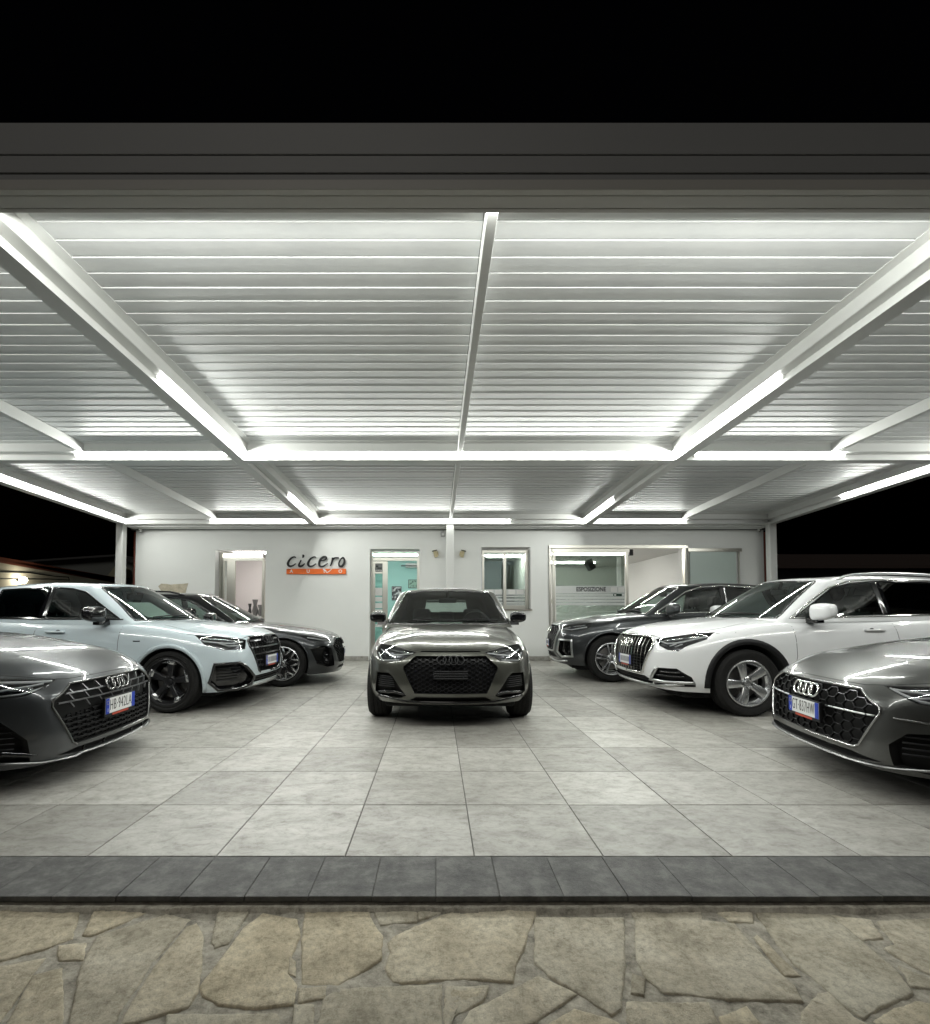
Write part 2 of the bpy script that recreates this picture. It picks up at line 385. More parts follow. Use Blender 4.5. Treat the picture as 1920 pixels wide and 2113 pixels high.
tag(pav, kind='structure')
stone_m = mat('paving_stone', (.42, .38, .29), .8)
n1 = noise(stone_m, 3.5, 10, .68, rand=True, obj=True); r1 = ramp(stone_m, n1.outputs[0], [(.34, (.36, .325, .25)), (.48, (.54, .49, .39)), (.63, (.67, .625, .52))])
n2 = noise(stone_m, 38, 12, .82); r2 = ramp(stone_m, n2.outputs[0], [(.37, (.45, .42, .37)), (.47, (.80, .79, .76)), (.53, (.98, .97, .95)), (.60, (1.14, 1.13, 1.10))])
oi = N(stone_m, 'ShaderNodeObjectInfo'); rr = ramp(stone_m, oi.outputs['Random'], [(0., (.86, .87, .86)), (.5, (1, 1, 1)), (1., (1.08, 1.03, .93))])
L(stone_m, mixc(stone_m, mixc(stone_m, r1.outputs[0], r2.outputs[0], .8, 'MULTIPLY'), rr.outputs[0], 1., 'MULTIPLY'), base(stone_m))
b_ = bump(stone_m, n2.outputs[0], 1.0, .008); bump(stone_m, n1.outputs[0], .4, .02, b_)
def stone(pts, z=ZP):
    # outline (world x, y) -> irregular slab with a worn, rounded rim
    out = []
    n = len(pts)
    for i in range(n):
        a = Vector(pts[i]); b = Vector(pts[(i + 1) % n]); d = (b - a); L_ = d.length; k = max(1, int(L_ / .014)); nn = Vector((-d.y, d.x)).normalized()
        for j in range(k):
            p = a + d * j / k; amp = .0035 if j else .001
            p = p + nn * amp * (mn.noise(Vector((p.x * 45, p.y * 45, 1.7))) + .6 * mn.noise(Vector((p.x * 130, p.y * 130, 5)))); out.append(p)
    c = sum((p for p in out), Vector((0, 0))) / len(out); tilt = (rnd.uniform(-.006, .006), rnd.uniform(-.006, .006)); m = MB(); rings = []
    def off(p, d):
        v = (c - p); return p + v.normalized() * d
    rad_ = min((q_ - c).length for q_ in out)
    for dd, dz in ((0, -.03), (.0, -.004), (min(.003, rad_ * .1), .0006), (min(.008, rad_ * .2), .0022), (min(.03, rad_ * .5), .003)):
        rings.append([(q.x, q.y, z + dz + (q.x - c.x) * tilt[0] + (q.y - c.y) * tilt[1] + (.0016 * mn.noise(Vector((q.x * 25, q.y * 25, 2))) if dd else 0)) for q in (off(p, dd) for p in out)])
    N_ = len(out); vs = [v for r in rings for v in r]; fs = []
    for r in range(len(rings) - 1): fs += [(r * N_ + i, r * N_ + (i + 1) % N_, (r + 1) * N_ + (i + 1) % N_, (r + 1) * N_ + i) for i in range(N_)]
    vs.append((c.x, c.y, z + .0032)); fs += [((len(rings) - 1) * N_ + i, (len(rings) - 1) * N_ + (i + 1) % N_, len(vs) - 1) for i in range(N_)]
    m.add(vs, fs); return m.build('paving_stone', stone_m, pav, smooth=True)
A_ = [  # traced outlines, left half of the picture, in units of .524 px from (0, 1700)
 [(-60, 330), (315, 333), (285, 455), (170, 495), (0, 540), (-60, 550)], [(378, 330), (610, 345), (360, 440), (325, 440)], [(230, 480), (337, 470), (330, 538), (236, 540), (228, 510)],
 [(-60, 575), (180, 530), (90, 650), (0, 775), (-60, 830)], [(45, 760), (130, 600), (245, 570), (250, 760), (235, 840), (0, 840)],
 [(270, 800), (320, 560), (385, 440), (655, 357), (750, 378), (600, 545), (470, 745), (440, 840)], [(775, 392), (800, 440), (795, 540), (778, 660), (740, 722), (660, 742), (520, 785), (478, 790), (500, 740), (610, 560), (735, 405)],
 [(870, 335), (990, 330), (900, 470), (845, 490), (832, 460), (855, 360)], [(1035, 352), (1170, 378), (1182, 440), (1145, 520), (1130, 590), (1170, 640), (1155, 710), (1000, 728), (860, 710), (800, 678), (790, 640), (850, 560), (960, 410)],
 [(1140, 525), (1165, 545), (1165, 605), (1135, 590)],
 [(1203, 335), (1445, 335), (1475, 400), (1505, 440), (1500, 530), (1395, 600), (1330, 640), (1190, 635), (1190, 470)],
 [(1467, 335), (1540, 335), (1640, 350), (1640, 385), (1500, 400)], [(1648, 325), (1800, 330), (1700, 365), (1648, 380)],
 [(1560, 440), (1700, 380), (1810, 335), (1905, 330), (2120, 328), (2100, 380), (2065, 480), (2030, 560), (2020, 620), (1880, 612), (1550, 625), (1520, 570), (1540, 500), (1530, 470)],
 [(1175, 650), (1290, 640), (1280, 690), (1180, 705)], [(1160, 712), (1235, 712), (1240, 840), (1150, 840)], [(1275, 690), (1330, 650), (1740, 632), (1735, 840), (1240, 840)], [(1755, 640), (1925, 640), (1900, 700), (1780, 770), (1760, 840), (1750, 760)],
 [(660, 752), (1090, 748), (1110, 840), (650, 840)]]
B_ = [  # right half, from (960, 1700)
 [(275, 370), (625, 372), (630, 560), (612, 730), (575, 752), (480, 690), (400, 640), (330, 600), (275, 545)],
 [(645, 335), (930, 345), (935, 380), (1060, 392), (1110, 450), (1240, 590), (1300, 640), (1330, 700), (1000, 690), (780, 665), (720, 610), (678, 535), (672, 380)],
 [(985, 345), (1130, 345), (1135, 392), (1040, 385)], [(1150, 440), (1200, 480), (1320, 600), (1260, 600), (1140, 450)],
 [(1140, 345), (1435, 360), (1570, 470), (1700, 580), (1760, 665), (1720, 690), (1640, 720), (1570, 770), (1500, 720), (1300, 550), (1220, 460)],
 [(1445, 360), (1600, 380), (1645, 450), (1565, 460)], [(1625, 385), (1900, 370), (1900, 620), (1780, 570), (1655, 490), (1700, 480)], [(1710, 560), (1900, 640), (1900, 670), (1760, 640)],
 [(20, 740), (290, 600), (440, 670), (340, 740), (240, 800), (150, 840), (-40, 840)], [(-80, 690), (-60, 650), (80, 645), (70, 680), (0, 735), (-70, 760)],
 [(660, 592), (710, 610), (705, 675), (655, 665)], [(640, 702), (960, 705), (1000, 790), (700, 840), (640, 770)], [(330, 790), (430, 732), (560, 765), (690, 830), (300, 840)],
 [(1005, 760), (1110, 720), (1165, 790), (1030, 840)], [(1390, 670), (1430, 665), (1530, 760), (1680, 840), (1310, 840), (1330, 740)], [(1690, 730), (1790, 700), (1900, 720), (1900, 840), (1700, 840), (1610, 780)]]
for grp, ox in ((A_, 0), (B_, 960)):
    for pl in grp:
        pts = [onz(ox + a * .524, 1700 + b * .524, ZP) for a, b in pl]
        cc = sum((Vector((p.x, p.y)) for p in pts), Vector((0, 0))) / len(pts); stone([tuple(Vector((p.x, p.y)) + (Vector((p.x, p.y)) - cc).normalized() * .004) for p in pts])
for (cx_, cy_, r_) in [(-2.2, 1.75, .2), (-2.65, 1.7, .2), (-2.4, 1.35, .2), (-1.95, 1.3, .17), (2.5, 1.75, .2), (2.8, 1.4, .2), (2.35, 1.35, .17), (-1.2, 1.15, .17), (-.7, 1.1, .2), (-.15, 1.12, .2), (.4, 1.1, .2), (.95, 1.12, .2), (1.5, 1.12, .2)]:
    k = rnd.randint(5, 7); stone([(cx_ + r_ * rnd.uniform(.8, 1.15) * math.cos(2 * math.pi * i / k + .2), cy_ + r_ * rnd.uniform(.75, 1.1) * math.sin(2 * math.pi * i / k + .2)) for i in range(k)])
# mortar lip under the edging
lip = grid_sheet(-4, 4, YE - .060, YE + .04, 640, 20, lambda x, y: (-.031 if y > YE - .026 + .014 * mn.noise(Vector((x * 5, 0, 9))) + .006 * mn.noise(Vector((x * 22, 0, 4))) else -.064) + .003 * mn.noise(Vector((x * 40, y * 40, 0)))).build('mortar_bed', mortar_m, floor, smooth=True)
g = MB().add([(-400, -400, -.07), (400, -400, -.07), (400, 400, -.07), (-400, 400, -.07)], [(0, 1, 2, 3)]).build('ground', mat('asphalt', (.05, .05, .05), .9)); tag(g, kind='structure')

# ================================================================ BUILDING
WY = 11.266
bld = empty('showroom_building', (0, WY, 0)); tag(bld, 'long low white plastered showroom with steel framed doors behind the cars', 'building')
def W2(u, v, y=WY): p = ony(u, v, y); return p.x, p.z
def world_build(mb, name, m, parent, smooth=False):
    o_ = parent
    off = Vector((0, 0, 0))
    while o_: off += o_.location; o_ = o_.parent
    mb.v = [(v[0] - off.x, v[1] - off.y, v[2] - off.z) for v in mb.v]; return mb.build(name, m, parent, smooth)
xl, xr = W2(277, 1200)[0], W2(1578, 1200)[0]; ZT = 3.02; TH = .30
def rect(u0, v0, u1, v1): x0, z1 = W2(u0, v0); x1, z0 = W2(u1, v1); return [x0, x1, max(z0, 0), z1]
D1 = rect(444.4, 1134.7, 545.8, 1363); D2 = rect(763.6, 1133, 865.8, 1363); WN = rect(993.8, 1128.8, 1096, 1257.5); SH = rect(1132, 1125.5, 1418, 1363)
ops = sorted([D1, D2, WN, SH]); wl = MB(); px = xl + .155
wl.box(xl, px, WY + .03, WY + TH, 0, ZT)
for (a, b, z0, z1) in ops:
    wl.box(px, a, WY, WY + TH, 0, ZT); wl.box(a, b, WY, WY + TH, z1, ZT)
    if z0 > .05: wl.box(a, b, WY, WY + TH, 0, z0)
    px = b
wl.box(px, xr, WY, WY + TH, 0, ZT)
world_build(wl, 'wall', wall_m, bld)
wl = MB(); wl.box(xl, xl + .25, WY + TH, WY + 7, 0, ZT); wl.box(xr - .25, xr, WY + TH, WY + 7, 0, ZT); wl.box(xl, xr, WY + 7, WY + 7.25, 0, ZT); world_build(wl, 'wall', wall_m, bld)
world_build(MB().box(xl - .1, xr + .1, WY + .0, WY + 7.3, ZT + .003, ZT + .25), 'roof', mat('roof_dark', (.06, .06, .06), .8), bld)
world_build(MB().box(xl + .25, xr - .25, WY + TH + .003, WY + 7, -.01, .004), 'interior_floor', mat('room_floor', (.35, .34, .32), .4), bld)
bb = MB(); px = xl
for (a, b, z0, z1) in ops + [[xr, xr, 0, 0]]:
    if z0 < .05 or a == xr:
        for k in range(int((a - px) / .6) + 1):
            q0 = px + k * .6; q1 = min(q0 + .596, a)
            if q1 - q0 > .02: bb.rbox(q0, q1, WY - .012, WY + .004, .002, .10, .002)
        px = b
world_build(bb, 'baseboard', tile_m, bld)['kind'] = 'stuff'
# exposed stone patch
pp = [(327, 1210), (333, 1204.5), (345, 1205), (352, 1206.5), (362, 1205.5), (377, 1205), (389, 1203.5), (386, 1212), (383, 1224), (379, 1236), (345, 1240), (336, 1224)]
pts = [W2(u, v) for u, v in pp]
patch_m = mat('exposed_stone', (.55, .50, .38), .9); n_ = noise(patch_m, 9, 8, .7); r_ = ramp(patch_m, n_.outputs[0], [(.3, (.38, .34, .25)), (.7, (.66, .60, .48))]); L(patch_m, r_.outputs[0], base(patch_m)); bump(patch_m, n_.outputs[0], .8, .03)
world_build(MB().prism(pts, 'y', WY - .008, WY + .01), 'exposed_stone_patch', patch_m, bld)
# --- rooms behind the openings
def room(x0, x1, y1, m, lamp, floor_z=.004, zc=2.62):
    y0 = WY + TH + .004; k = MB(); k.box(x0, x0 + .05, y0, y1, floor_z, zc); k.box(x1 - .05, x1, y0, y1, floor_z, zc); k.box(x0 + .05, x1 - .05, y1 - .05, y1, floor_z, zc)
    world_build(k, 'room_wall', m, bld); k = MB().box(x0, x1, y0, y1, zc + .002, zc + .05); world_build(k, 'room_ceiling', mat('room_ceiling', (.7, .7, .68), .8), bld)
    for (lx, ly, lw, ll, s) in lamp:
        lm = emat('room_lamp', (1, .97, .9), s); world_build(MB().rbox(lx, lx + lw, ly, ly + ll, zc - .05, zc - .004, .01), 'room_lamp', lm, bld)
room(D1[0] - .6, D1[1] + .5, WY + 2.4, mat('room_pinkish', (.74, .70, .70), .8), [(D1[0] + .1, WY + .8, 1.0, .12, 60)])
teal = mat('room_teal', (.34, .60, .57), .75)
room(D2[0] - 1.2, D2[1] + .9, WY + 3.0, teal, [(D2[0] - .2, WY + 1.2, 1.3, .14, 60)])
room(WN[0] - .1, WN[1] + .2, WY + 3.2, mat('room_dim', (.30, .33, .36), .8), [(WN[0] + .3, WY + 1.6, .9, .1, 110)])
room(SH[0] - .3, SH[1] + .9, WY + 6.6, mat('room_white', (.72, .73, .71), .8), [(SH[0] + .4, WY + 2.2, 2.2, .10, 75), (SH[0] + .4, WY + 4.6, 2.2, .10, 60)], zc=2.75)
# --- openings: frames and glass
gl_clear = glassmat('pane_glass', (.90, .96, .94), 1.5, .0, .06)
gl_refl = glassmat('pane_glass_reflective', (.74, .82, .78), 1.7, .0, .22)
frost = bpy.data.materials.new('frosted_film'); frost.use_nodes = True; b0 = frost.node_tree.nodes['Principled BSDF']; b0.inputs['Base Color'].default_value = (.50, .585, .55, 1); b0.inputs['Roughness'].default_value = .35
film = bpy.data.materials.new('sticker_film'); film.use_nodes = True; b0 = film.node_tree.nodes['Principled BSDF']; b0.inputs['Base Color'].default_value = (.62, .64, .63, 1); b0.inputs['Roughness'].default_value = .4
paper = mat('paper', (.80, .80, .78), .7)
def bars(parent, name, lst, y0, y1, m=steel):
    k = MB()
    for (u0, v0, u1, v1) in lst:
        x0, z1 = W2(u0, v0, (y0 + y1) / 2); x1, z0 = W2(u1, v1, (y0 + y1) / 2); k.rbox(x0, x1, y0, y1, max(z0, .006), z1, .004)
    return world_build(k, name, m, parent)
def pane(parent, u0, v0, u1, v1, y, m, name='glass_pane', th=.006):
    x0, z1 = W2(u0, v0, y); x1, z0 = W2(u1, v1, y); return world_build(MB().box(x0, x1, y, y + th, max(z0, .02), z1), name, m, parent)
def part_empty(name, y): o = empty(name, (0, y - WY, 0)); o.parent = bld; return o
FY = WY + .22
# left doorway
e = part_empty('door_frame_left', FY)
e.name = 'doorway'
bars(e, 'frame', [(454, 1140, 545, 1143), (454, 1143, 458, 1363), (458, 1151, 545, 1157.5), (542, 1157.5, 545, 1363)], FY, FY + .06)
bars(e, 'frame', [(470, 1157.5, 484, 1363), (458, 1157.5, 461, 1363)], FY + .0, FY + .05)
pane(e, 461, 1158, 470, 1360, FY + .02, gl_clear)
pane(e, 458, 1143, 542, 1151, FY + .02, emat('transom_lamp', (1, .97, .92), 5), 'transom_light')
k = MB()   # vases on a shelf inside
for (u, r0, h) in ((516, .05, .30), (527, .07, .42), (539, .085, .28)):
    x_, _ = W2(u, 1240, WY + .7); k.lathe([(0, 0), (r0 * .6, 0), (r0, h * .35), (r0 * .45, h * .75), (r0 * .8, h), (r0 * .4, h)], 16, 'z', (x_, WY + .7, 1.02))
world_build(MB().box(W2(508, 0, WY + .7)[0], D1[1] + .2, WY + .45, WY + .95, .98, 1.02), 'shelf', wall_m, bld)
xv = [W2(u, 1240, WY + .7)[0] for u in (516, 527, 539)]
for i, (x_, r0, h, lb) in enumerate(zip(xv, (.045, .075, .085), (.30, .40, .27), ('slim dark vase with a spiky rim on the shelf in the left doorway', 'tall waisted grey vase on the shelf in the left doorway', 'round squat grey vase at the right end of the shelf in the left doorway'))):
    o = MB().lathe([(.001, 0), (r0 * .6, 0), (r0, h * .3), (r0 * .5, h * .65), (r0 * .95, h), (r0 * .9, h), (r0 * .4, h * .66), (.001, .02)], 18, 'z').build('vase', mat('grey_ceramic', (.20, .19, .19), .5) if i else mat('dark_ceramic', (.05, .05, .05), .5), None, True); o.location = (x_, WY + .7, 1.02); tag(o, lb, 'vase', 'vases on the shelf in the left doorway')
# middle doorway to the teal office
e = part_empty('doorway', FY)
bars(e, 'frame', [(765, 1139, 866, 1141.5), (765, 1141.5, 769, 1363), (769, 1150.5, 866, 1157.5), (861, 1157.5, 866, 1363), (862.5, 1141.5, 866, 1150.5)], FY, FY + .06)
pane(e, 769, 1141.5, 862.5, 1150.5, FY + .02, glassmat('teal_glass', (.35, .62, .56), 1.6, 0, .12))
lf = bars(e, 'door_leaf', [(769, 1158, 774, 1363), (790, 1158, 800, 1363), (774, 1158, 790, 1163), (774, 1180, 790, 1184), (774, 1340, 790, 1363)], FY + .0, FY + .045)
pane(e, 774, 1184, 790, 1340, FY + .02, gl_clear)
pane(e, 774, 1163, 790, 1180, FY + .02, mat('grey_notice', (.22, .23, .23), .5), 'notice')
for (v0, v1) in ((1213, 1229), (1232, 1241), (1244.5, 1255), (1257.5, 1266), (1288, 1294)):
    pane(e, 774.8, v0, 789, v1, FY + .012, paper, 'notice')
for (u, v, w_, h_) in ((775.6, 1176.2, 3.6, 1.6), (780, 1176.2, 3.6, 1.6), (785.4, 1176.8, 3, 1.8)): pane(e, u, v, u + w_, v + h_, FY + .016, paper, 'notice', .001)
pane(e, 776, 1167, 781, 1170.5, FY + .016, mat('notice_dark', (.05, .06, .055), .6), 'notice', .001); pane(e, 779, 1171, 788, 1174, FY + .016, mat('notice_dark', (.05, .06, .055), .6), 'notice', .001)
# things inside the teal office
yb2 = WY + 2.94
def wallthing(name, u0, v0, u1, v1, y, th, m, lb, cat, inner=None):
    x0, z1 = W2(u0, v0, y); x1, z0 = W2(u1, v1, y); o = MB().rbox(x0 - (x0 + x1) / 2, x1 - (x0 + x1) / 2, -th, 0, z0 - (z0 + z1) / 2, z1 - (z0 + z1) / 2, .004).build(name, m); o.location = ((x0 + x1) / 2, y, (z0 + z1) / 2)
    tag(o, lb, cat)
    if inner:
        b = .016; q = MB().box(x0 - (x0 + x1) / 2 + b, x1 - (x0 + x1) / 2 - b, -th - .002, -th + .002, z0 - (z0 + z1) / 2 + b, z1 - (z0 + z1) / 2 - b).build('picture', inner, o)
    return o
ac = wallthing('air_conditioner', 838, 1164, 862.5, 1172, yb2, .2, mat('ac_white', (.55, .62, .60), .4), 'white wall air conditioner inside the teal office doorway', 'air conditioner'); 
MB().box(-.30, .30, -.205, -.199, -.03, .0).build('vent', black_sat, ac)
pict = mat('picture_print', (.4, .4, .4), .6); n_ = noise(pict, 14, 4, .6); r_ = ramp(pict, n_.outputs[0], [(.42, (.01, .012, .015)), (.5, (.12, .13, .15)), (.6, (.62, .64, .66))]); L(pict, r_.outputs[0], base(pict))
wallthing('photo_print', 809, 1210, 829, 1239, yb2, .02, mat('frame_black', (.01, .01, .01), .4), 'black and white photo print on the teal office wall', 'picture', pict)
pict2 = mat('picture_sketch', (.4, .5, .42), .6); n_ = noise(pict2, 18, 3, .6); r_ = ramp(pict2, n_.outputs[0], [(.40, (.05, .09, .08)), (.46, (.24, .40, .33)), (.9, (.30, .46, .38))]); L(pict2, r_.outputs[0], base(pict2))
wallthing('framed_sketch', 843, 1196, 862, 1214, yb2, .02, mat('frame_black', (.01, .01, .01), .4), 'green tinted framed sketch below the office air conditioner', 'picture', pict2)
# window
e = part_empty('window', FY)
bars(e, 'frame', [(995, 1136, 1092, 1141), (995, 1141, 999.8, 1257), (1084, 1141, 1091, 1257), (999.8, 1249.5, 1084, 1257), (1038.5, 1141, 1045, 1249.5)], FY, FY + .07)
pane(e, 999.8, 1141, 1038.5, 1249.5, FY + .03, gl_refl); pane(e, 1045, 1141, 1084, 1249.5, FY + .03, gl_refl)
for (u0, u1) in ((1000.5, 1037.8), (1045.6, 1083.4)):
    k = MB()
    for (v0, v1) in ((1216, 1227.5), (1229, 1232.5), (1235, 1239.5), (1241.5, 1246), (1247, 1249.3)):
        x0, z1 = W2(u0, v0, FY); x1, z0 = W2(u1, v1, FY); k.box(x0, x1, FY + .022, FY + .0255, z0, z1)
    world_build(k, 'frosted_stripes', film, e)['kind'] = 'stuff'
    for q in (0, 1):
        a = u0 + 4 + q * 17; pane(e, a, 1217, a + 14, 1226, FY + .016, paper, 'notice', .002)
x0, z1 = W2(993, 1257.5); x1, z0 = W2(1098.5, 1260); world_build(MB().rbox(x0, x1, WY - .035, FY, z0, z1, .003), 'window_sill', mat('sill_stone', (.24, .22, .18), .6), e)
k = MB()
for xx in (WN[0] + .62, WN[0] + .7, WN[0] + .78, WN[0] + .86): k.lathe([(.03, .9), (.045, 1.6), (.03, 2.3)], 8, 'z', (xx, WY + .9, 0))
world_build(k, 'curtain', mat('curtain', (.5, .52, .5), .8), bld)
# showroom doors
e = part_empty('showroom_doors', WY)
SY = WY - .01
bars(e, 'frame', [(1132, 1125.5, 1418, 1132), (1132, 1132, 1138.5, 1363), (1410.5, 1132, 1418, 1363)], SY - .02, SY + .09)
lf = bars(e, 'door_leaf', [(1139.5, 1132.8, 1299, 1140), (1139.5, 1140, 1147, 1362), (1291, 1140, 1299, 1362), (1147, 1352, 1291, 1362)], SY + .0, SY + .05)
pane(e, 1147, 1140, 1291, 1352, SY + .02, gl_refl)
for (u, v) in ((1139, 1150), (1139, 1241)):
    x_, z_ = W2(u, v, SY); world_build(MB().cyl((x_, SY - .03, z_ - .045), (x_, SY - .03, z_ + .045), .013).cyl((x_ + .03, SY - .025, z_), (x_ + .03, SY - .025, z_ + .06), .011), 'hinge', steel, e)
k = MB()
for (v0, v1) in ((1209, 1224.2), (1225.3, 1229.5), (1231, 1236), (1237.5, 1242.5), (1244, 1249)):
    x0, z1 = W2(1147.5, v0, SY); x1, z0 = W2(1290.5, v1, SY); k.box(x0, x1, SY + .012, SY + .0155, z0, z1)
world_build(k, 'frosted_stripes', film, e)['kind'] = 'stuff'
for (a, b_) in ((1261, 1274), (1276.5, 1289)): pane(e, a, 1212, b_, 1221.5, SY + .008, paper, 'notice', .002)
pane(e, 1266, 1225, 1284, 1230.5, SY + .008, mat('green_sticker', (.005, .035, .02), .4), 'sticker', .002); pane(e, 1268, 1226.5, 1272, 1229, SY + .0065, paper, 'sticker', .001)
me = text_mesh('ESPOSIZIONE', .14, .0006, .86, space=1.02, offset=.0035); o = link('lettering', me, mat('lettering_grey', (.012, .013, .014), .5), e); o.rotation_euler = (R(90), 0, 0)
x_, z_ = W2(1220.5, 1216.3, SY); o.location = (x_, .0 + SY + .007 - WY, z_)
ww = max(v.co.x for v in me.vertices) - min(v.co.x for v in me.vertices); tw = W2(1251, 1200, SY)[0] - W2(1190, 1200, SY)[0]; o.scale = (tw / ww, 1, 1)
x_, z_ = W2(1303, 1138, SY); world_build(MB().rbox(x_ - .04, x_ + .05, SY + .0, SY + .07, z_ - .09, z_ + .05, .006), 'door_closer', black_sat, e)
# second leaf swung open against the wall
lf = bars(e, 'door_leaf', [(1419.5, 1131.6, 1531, 1138.5), (1419.5, 1138.5, 1424, 1362), (1524, 1138.5, 1531, 1362), (1424, 1352, 1524, 1362)], WY - .07, WY - .025); lf['label'] = 'frosted door leaf folded back against the wall'
pane(e, 1424, 1138.5, 1524, 1352, WY - .05, frost)
x_, z_ = W2(1413, 1155, SY); world_build(MB().cyl((x_, SY - .035, z_ - .06), (x_, SY - .035, z_ + .06), .016), 'hinge', steel, e)
# showroom interior: two dark loudspeakers / lamps near the ceiling
for i, (u, v, rz, lb) in enumerate(((1218, 1166, .5, 'dark box loudspeaker hung tilted behind the ESPOSIZIONE glass'),)):
    x_, z_ = W2(u, v, WY + .9); o = MB().rbox(-.09, .09, -.08, .08, -.13, .13, .02).build('loudspeaker', mat('speaker_grey', (.22, .23, .23), .6)); MB().rbox(-.07, .07, -.086, -.078, -.11, .05, .01).build('grille', mat('speaker_cloth', (.08, .08, .08), .9), o); MB().cyl((0, .05, .12), (0, .1, .42), .012).build('bracket', steel, o)
    o.location = (x_, WY + .9, z_); o.rotation_euler = (0, -rz, .2); tag(o, lb, 'loudspeaker')

# --- sign: hand lettered name over an orange board
sg = empty('shop_sign', (W2(653, 1166)[0], WY - .03, W2(653, 1166)[1])); tag(sg, 'black script and orange board sign between the two doorways', 'sign')
SX = WY / FP
def S(px_, py_):   # zoom units (origin 420,1110, .1747 px) -> sign local
    u = 420 + px_ * .17467; v = 1110 + py_ * .17467; x_, z_ = W2(u, v); return x_ - sg.location.x, z_ - sg.location.z
def brush(pts, wd):
    P = [Vector(S(a, b)) for a, b in pts]; Q = []
    for i in range(len(P) - 1):
        p0 = P[max(i - 1, 0)]; p1 = P[i]; p2 = P[i + 1]; p3 = P[min(i + 2, len(P) - 1)]
        for k in range(6):
            t = k / 6; Q.append(.5 * ((2 * p1) + (p2 - p0) * t + (2 * p0 - 5 * p1 + 4 * p2 - p3) * t * t + (3 * p1 - p0 - 3 * p2 + p3) * t ** 3))
    Q.append(P[-1]); n = len(Q); vs = []
    for i, q in enumerate(Q):
        d = (Q[min(i + 1, n - 1)] - Q[max(i - 1, 0)]).normalized(); nn = Vector((-d.y, d.x)); t = i / (n - 1)
        ww_ = np.interp(t, np.linspace(0, 1, len(wd)), wd) * .17467 * SX / 2
        for s in (1, -1):
            c = q + nn * ww_ * s; vs += [(c.x, -.012, c.y), (c.x, .0, c.y)]
    fs = []
    for i in range(n - 1):
        a = i * 4; b = a + 4; fs += [(a, b, b + 2, a + 2), (a, a + 1, b + 1, b), (a + 2, b + 2, b + 3, a + 3), (a + 1, a + 3, b + 3, b + 1)]
    fs += [(0, 2, 3, 1), (n * 4 - 4, n * 4 - 3, n * 4 - 1, n * 4 - 2)]
    return vs, fs
GL = {'c': [[(1098, 234), (1078, 226), (1040, 244), (1010, 285), (1006, 318), (1026, 336), (1060, 330), (1098, 306)]], 'i': [[(1160, 262), (1142, 300), (1134, 325), (1150, 338), (1180, 326), (1202, 304)], [(1176, 214), (1186, 210), (1184, 226), (1172, 228)]],
      'c2': [[(1334, 234), (1316, 226), (1276, 244), (1248, 284), (1242, 316), (1262, 338), (1298, 332), (1336, 306)]], 'e': [[(1384, 272), (1424, 268), (1456, 248), (1452, 228), (1424, 228), (1390, 254), (1372, 300), (1378, 332), (1412, 340), (1446, 322), (1474, 302)]],
      'r': [[(1532, 234), (1526, 280), (1504, 334)], [(1526, 262), (1556, 240), (1604, 238)]], 'o': [[(1650, 240), (1624, 258), (1604, 304), (1614, 334), (1640, 336), (1664, 304), (1670, 262), (1654, 234), (1632, 246)]]}
for ch, st in GL.items():
    k = MB()
    for s_ in st:
        vs_, fs_ = brush(s_, [12, 19, 28, 22, 10] if len(s_) > 4 else [24, 21, 15]); k.add(vs_, fs_)
    k.build('letter', mat('sign_black', (.006, .006, .007), .6), sg)
x0, z1 = S(988, 366); x1, z0 = S(1688, 430)
MB().rbox(x0, x1, -.012, .002, z0, z1, .003).build('sign_board', mat('sign_orange', (.78, .135, .008), .45), sg)
for ch, u in (('A', 1046), ('U', 1243), ('T', 1432), ('O', 1622)):
    me = text_mesh(ch, .105, .002, 1.0, offset=.002); o = link('letter', me, mat('sign_white', (.8, .8, .8), .5), sg); o.rotation_euler = (R(90), 0, 0); a, b = S(u, 397); o.location = (a, -.0135, b)
vs_, fs_ = brush([(1420, 366), (1450, 392), (1462, 410), (1488, 398), (1530, 362)], [14, 12, 10, 9, 5]); o = MB().add([(v[0], v[1] - .004, v[2]) for v in vs_], fs_).build('tick_mark', mat('sign_white', (.8, .8, .8), .5), sg)
MB().add(*brush([(984, 374), (1010, 374), (1040, 366)], [10, 8, 3])).build('tick_mark', mat('sign_white', (.8, .8, .8), .5), sg)

# --- small wall fittings
for (u, v, lb) in ((289.5, 1093.5, 'white dome camera under the soffit at the left corner of the showroom'), (1568, 1092, 'white dome camera under the soffit at the right corner of the showroom')):
    x_, z_ = W2(u, v, WY - .08); o = MB().lathe([(.001, .05), (.035, .05), (.042, .0), (.034, -.045), (.0, -.06)], 16, 'z').build('security_camera', white_al, None, True)
    MB().lathe([(.001, -.066), (.018, -.062), (.022, -.05)], 12, 'z').build('lens', black_gloss, o); MB().cyl((0, -.03, -.02), (0, -.045, -.025), .016).build('lens', black_gloss, o); MB().cyl((0, 0, .04), (0, .06, .07), .02).build('bracket', white_al, o)
    o.location = (x_, WY - .08, z_); tag(o, lb, 'camera', 'dome cameras at the ends of the soffit')
beige = mat('beige_plastic', (.50, .43, .26), .5)
for (u, s, lb) in ((899, 1, 'beige wall sensor just left of the centre post'), (955, -1, 'beige wall sensor just right of the centre post')):
    x_, z_ = W2(u, 1143, WY - .05); o = MB().rbox(-.035, .035, -.04, .04, -.08, .09, .012).build('motion_sensor', beige, None)
    MB().rbox(-.05 - s * .01, .05 - s * .01, -.07, .03, .06, .085, .004).build('hood', mat('sensor_hood', (.08, .075, .06), .5), o); MB().rbox(s * .035, s * .035 + s * .035, .0, .045, -.05, .05, .001).build('bracket', beige, o)
    o.location = (x_, WY - .055, z_); o.rotation_euler = (0, -s * .22, s * .25); tag(o, lb, 'sensor', 'wall sensors beside the centre post')
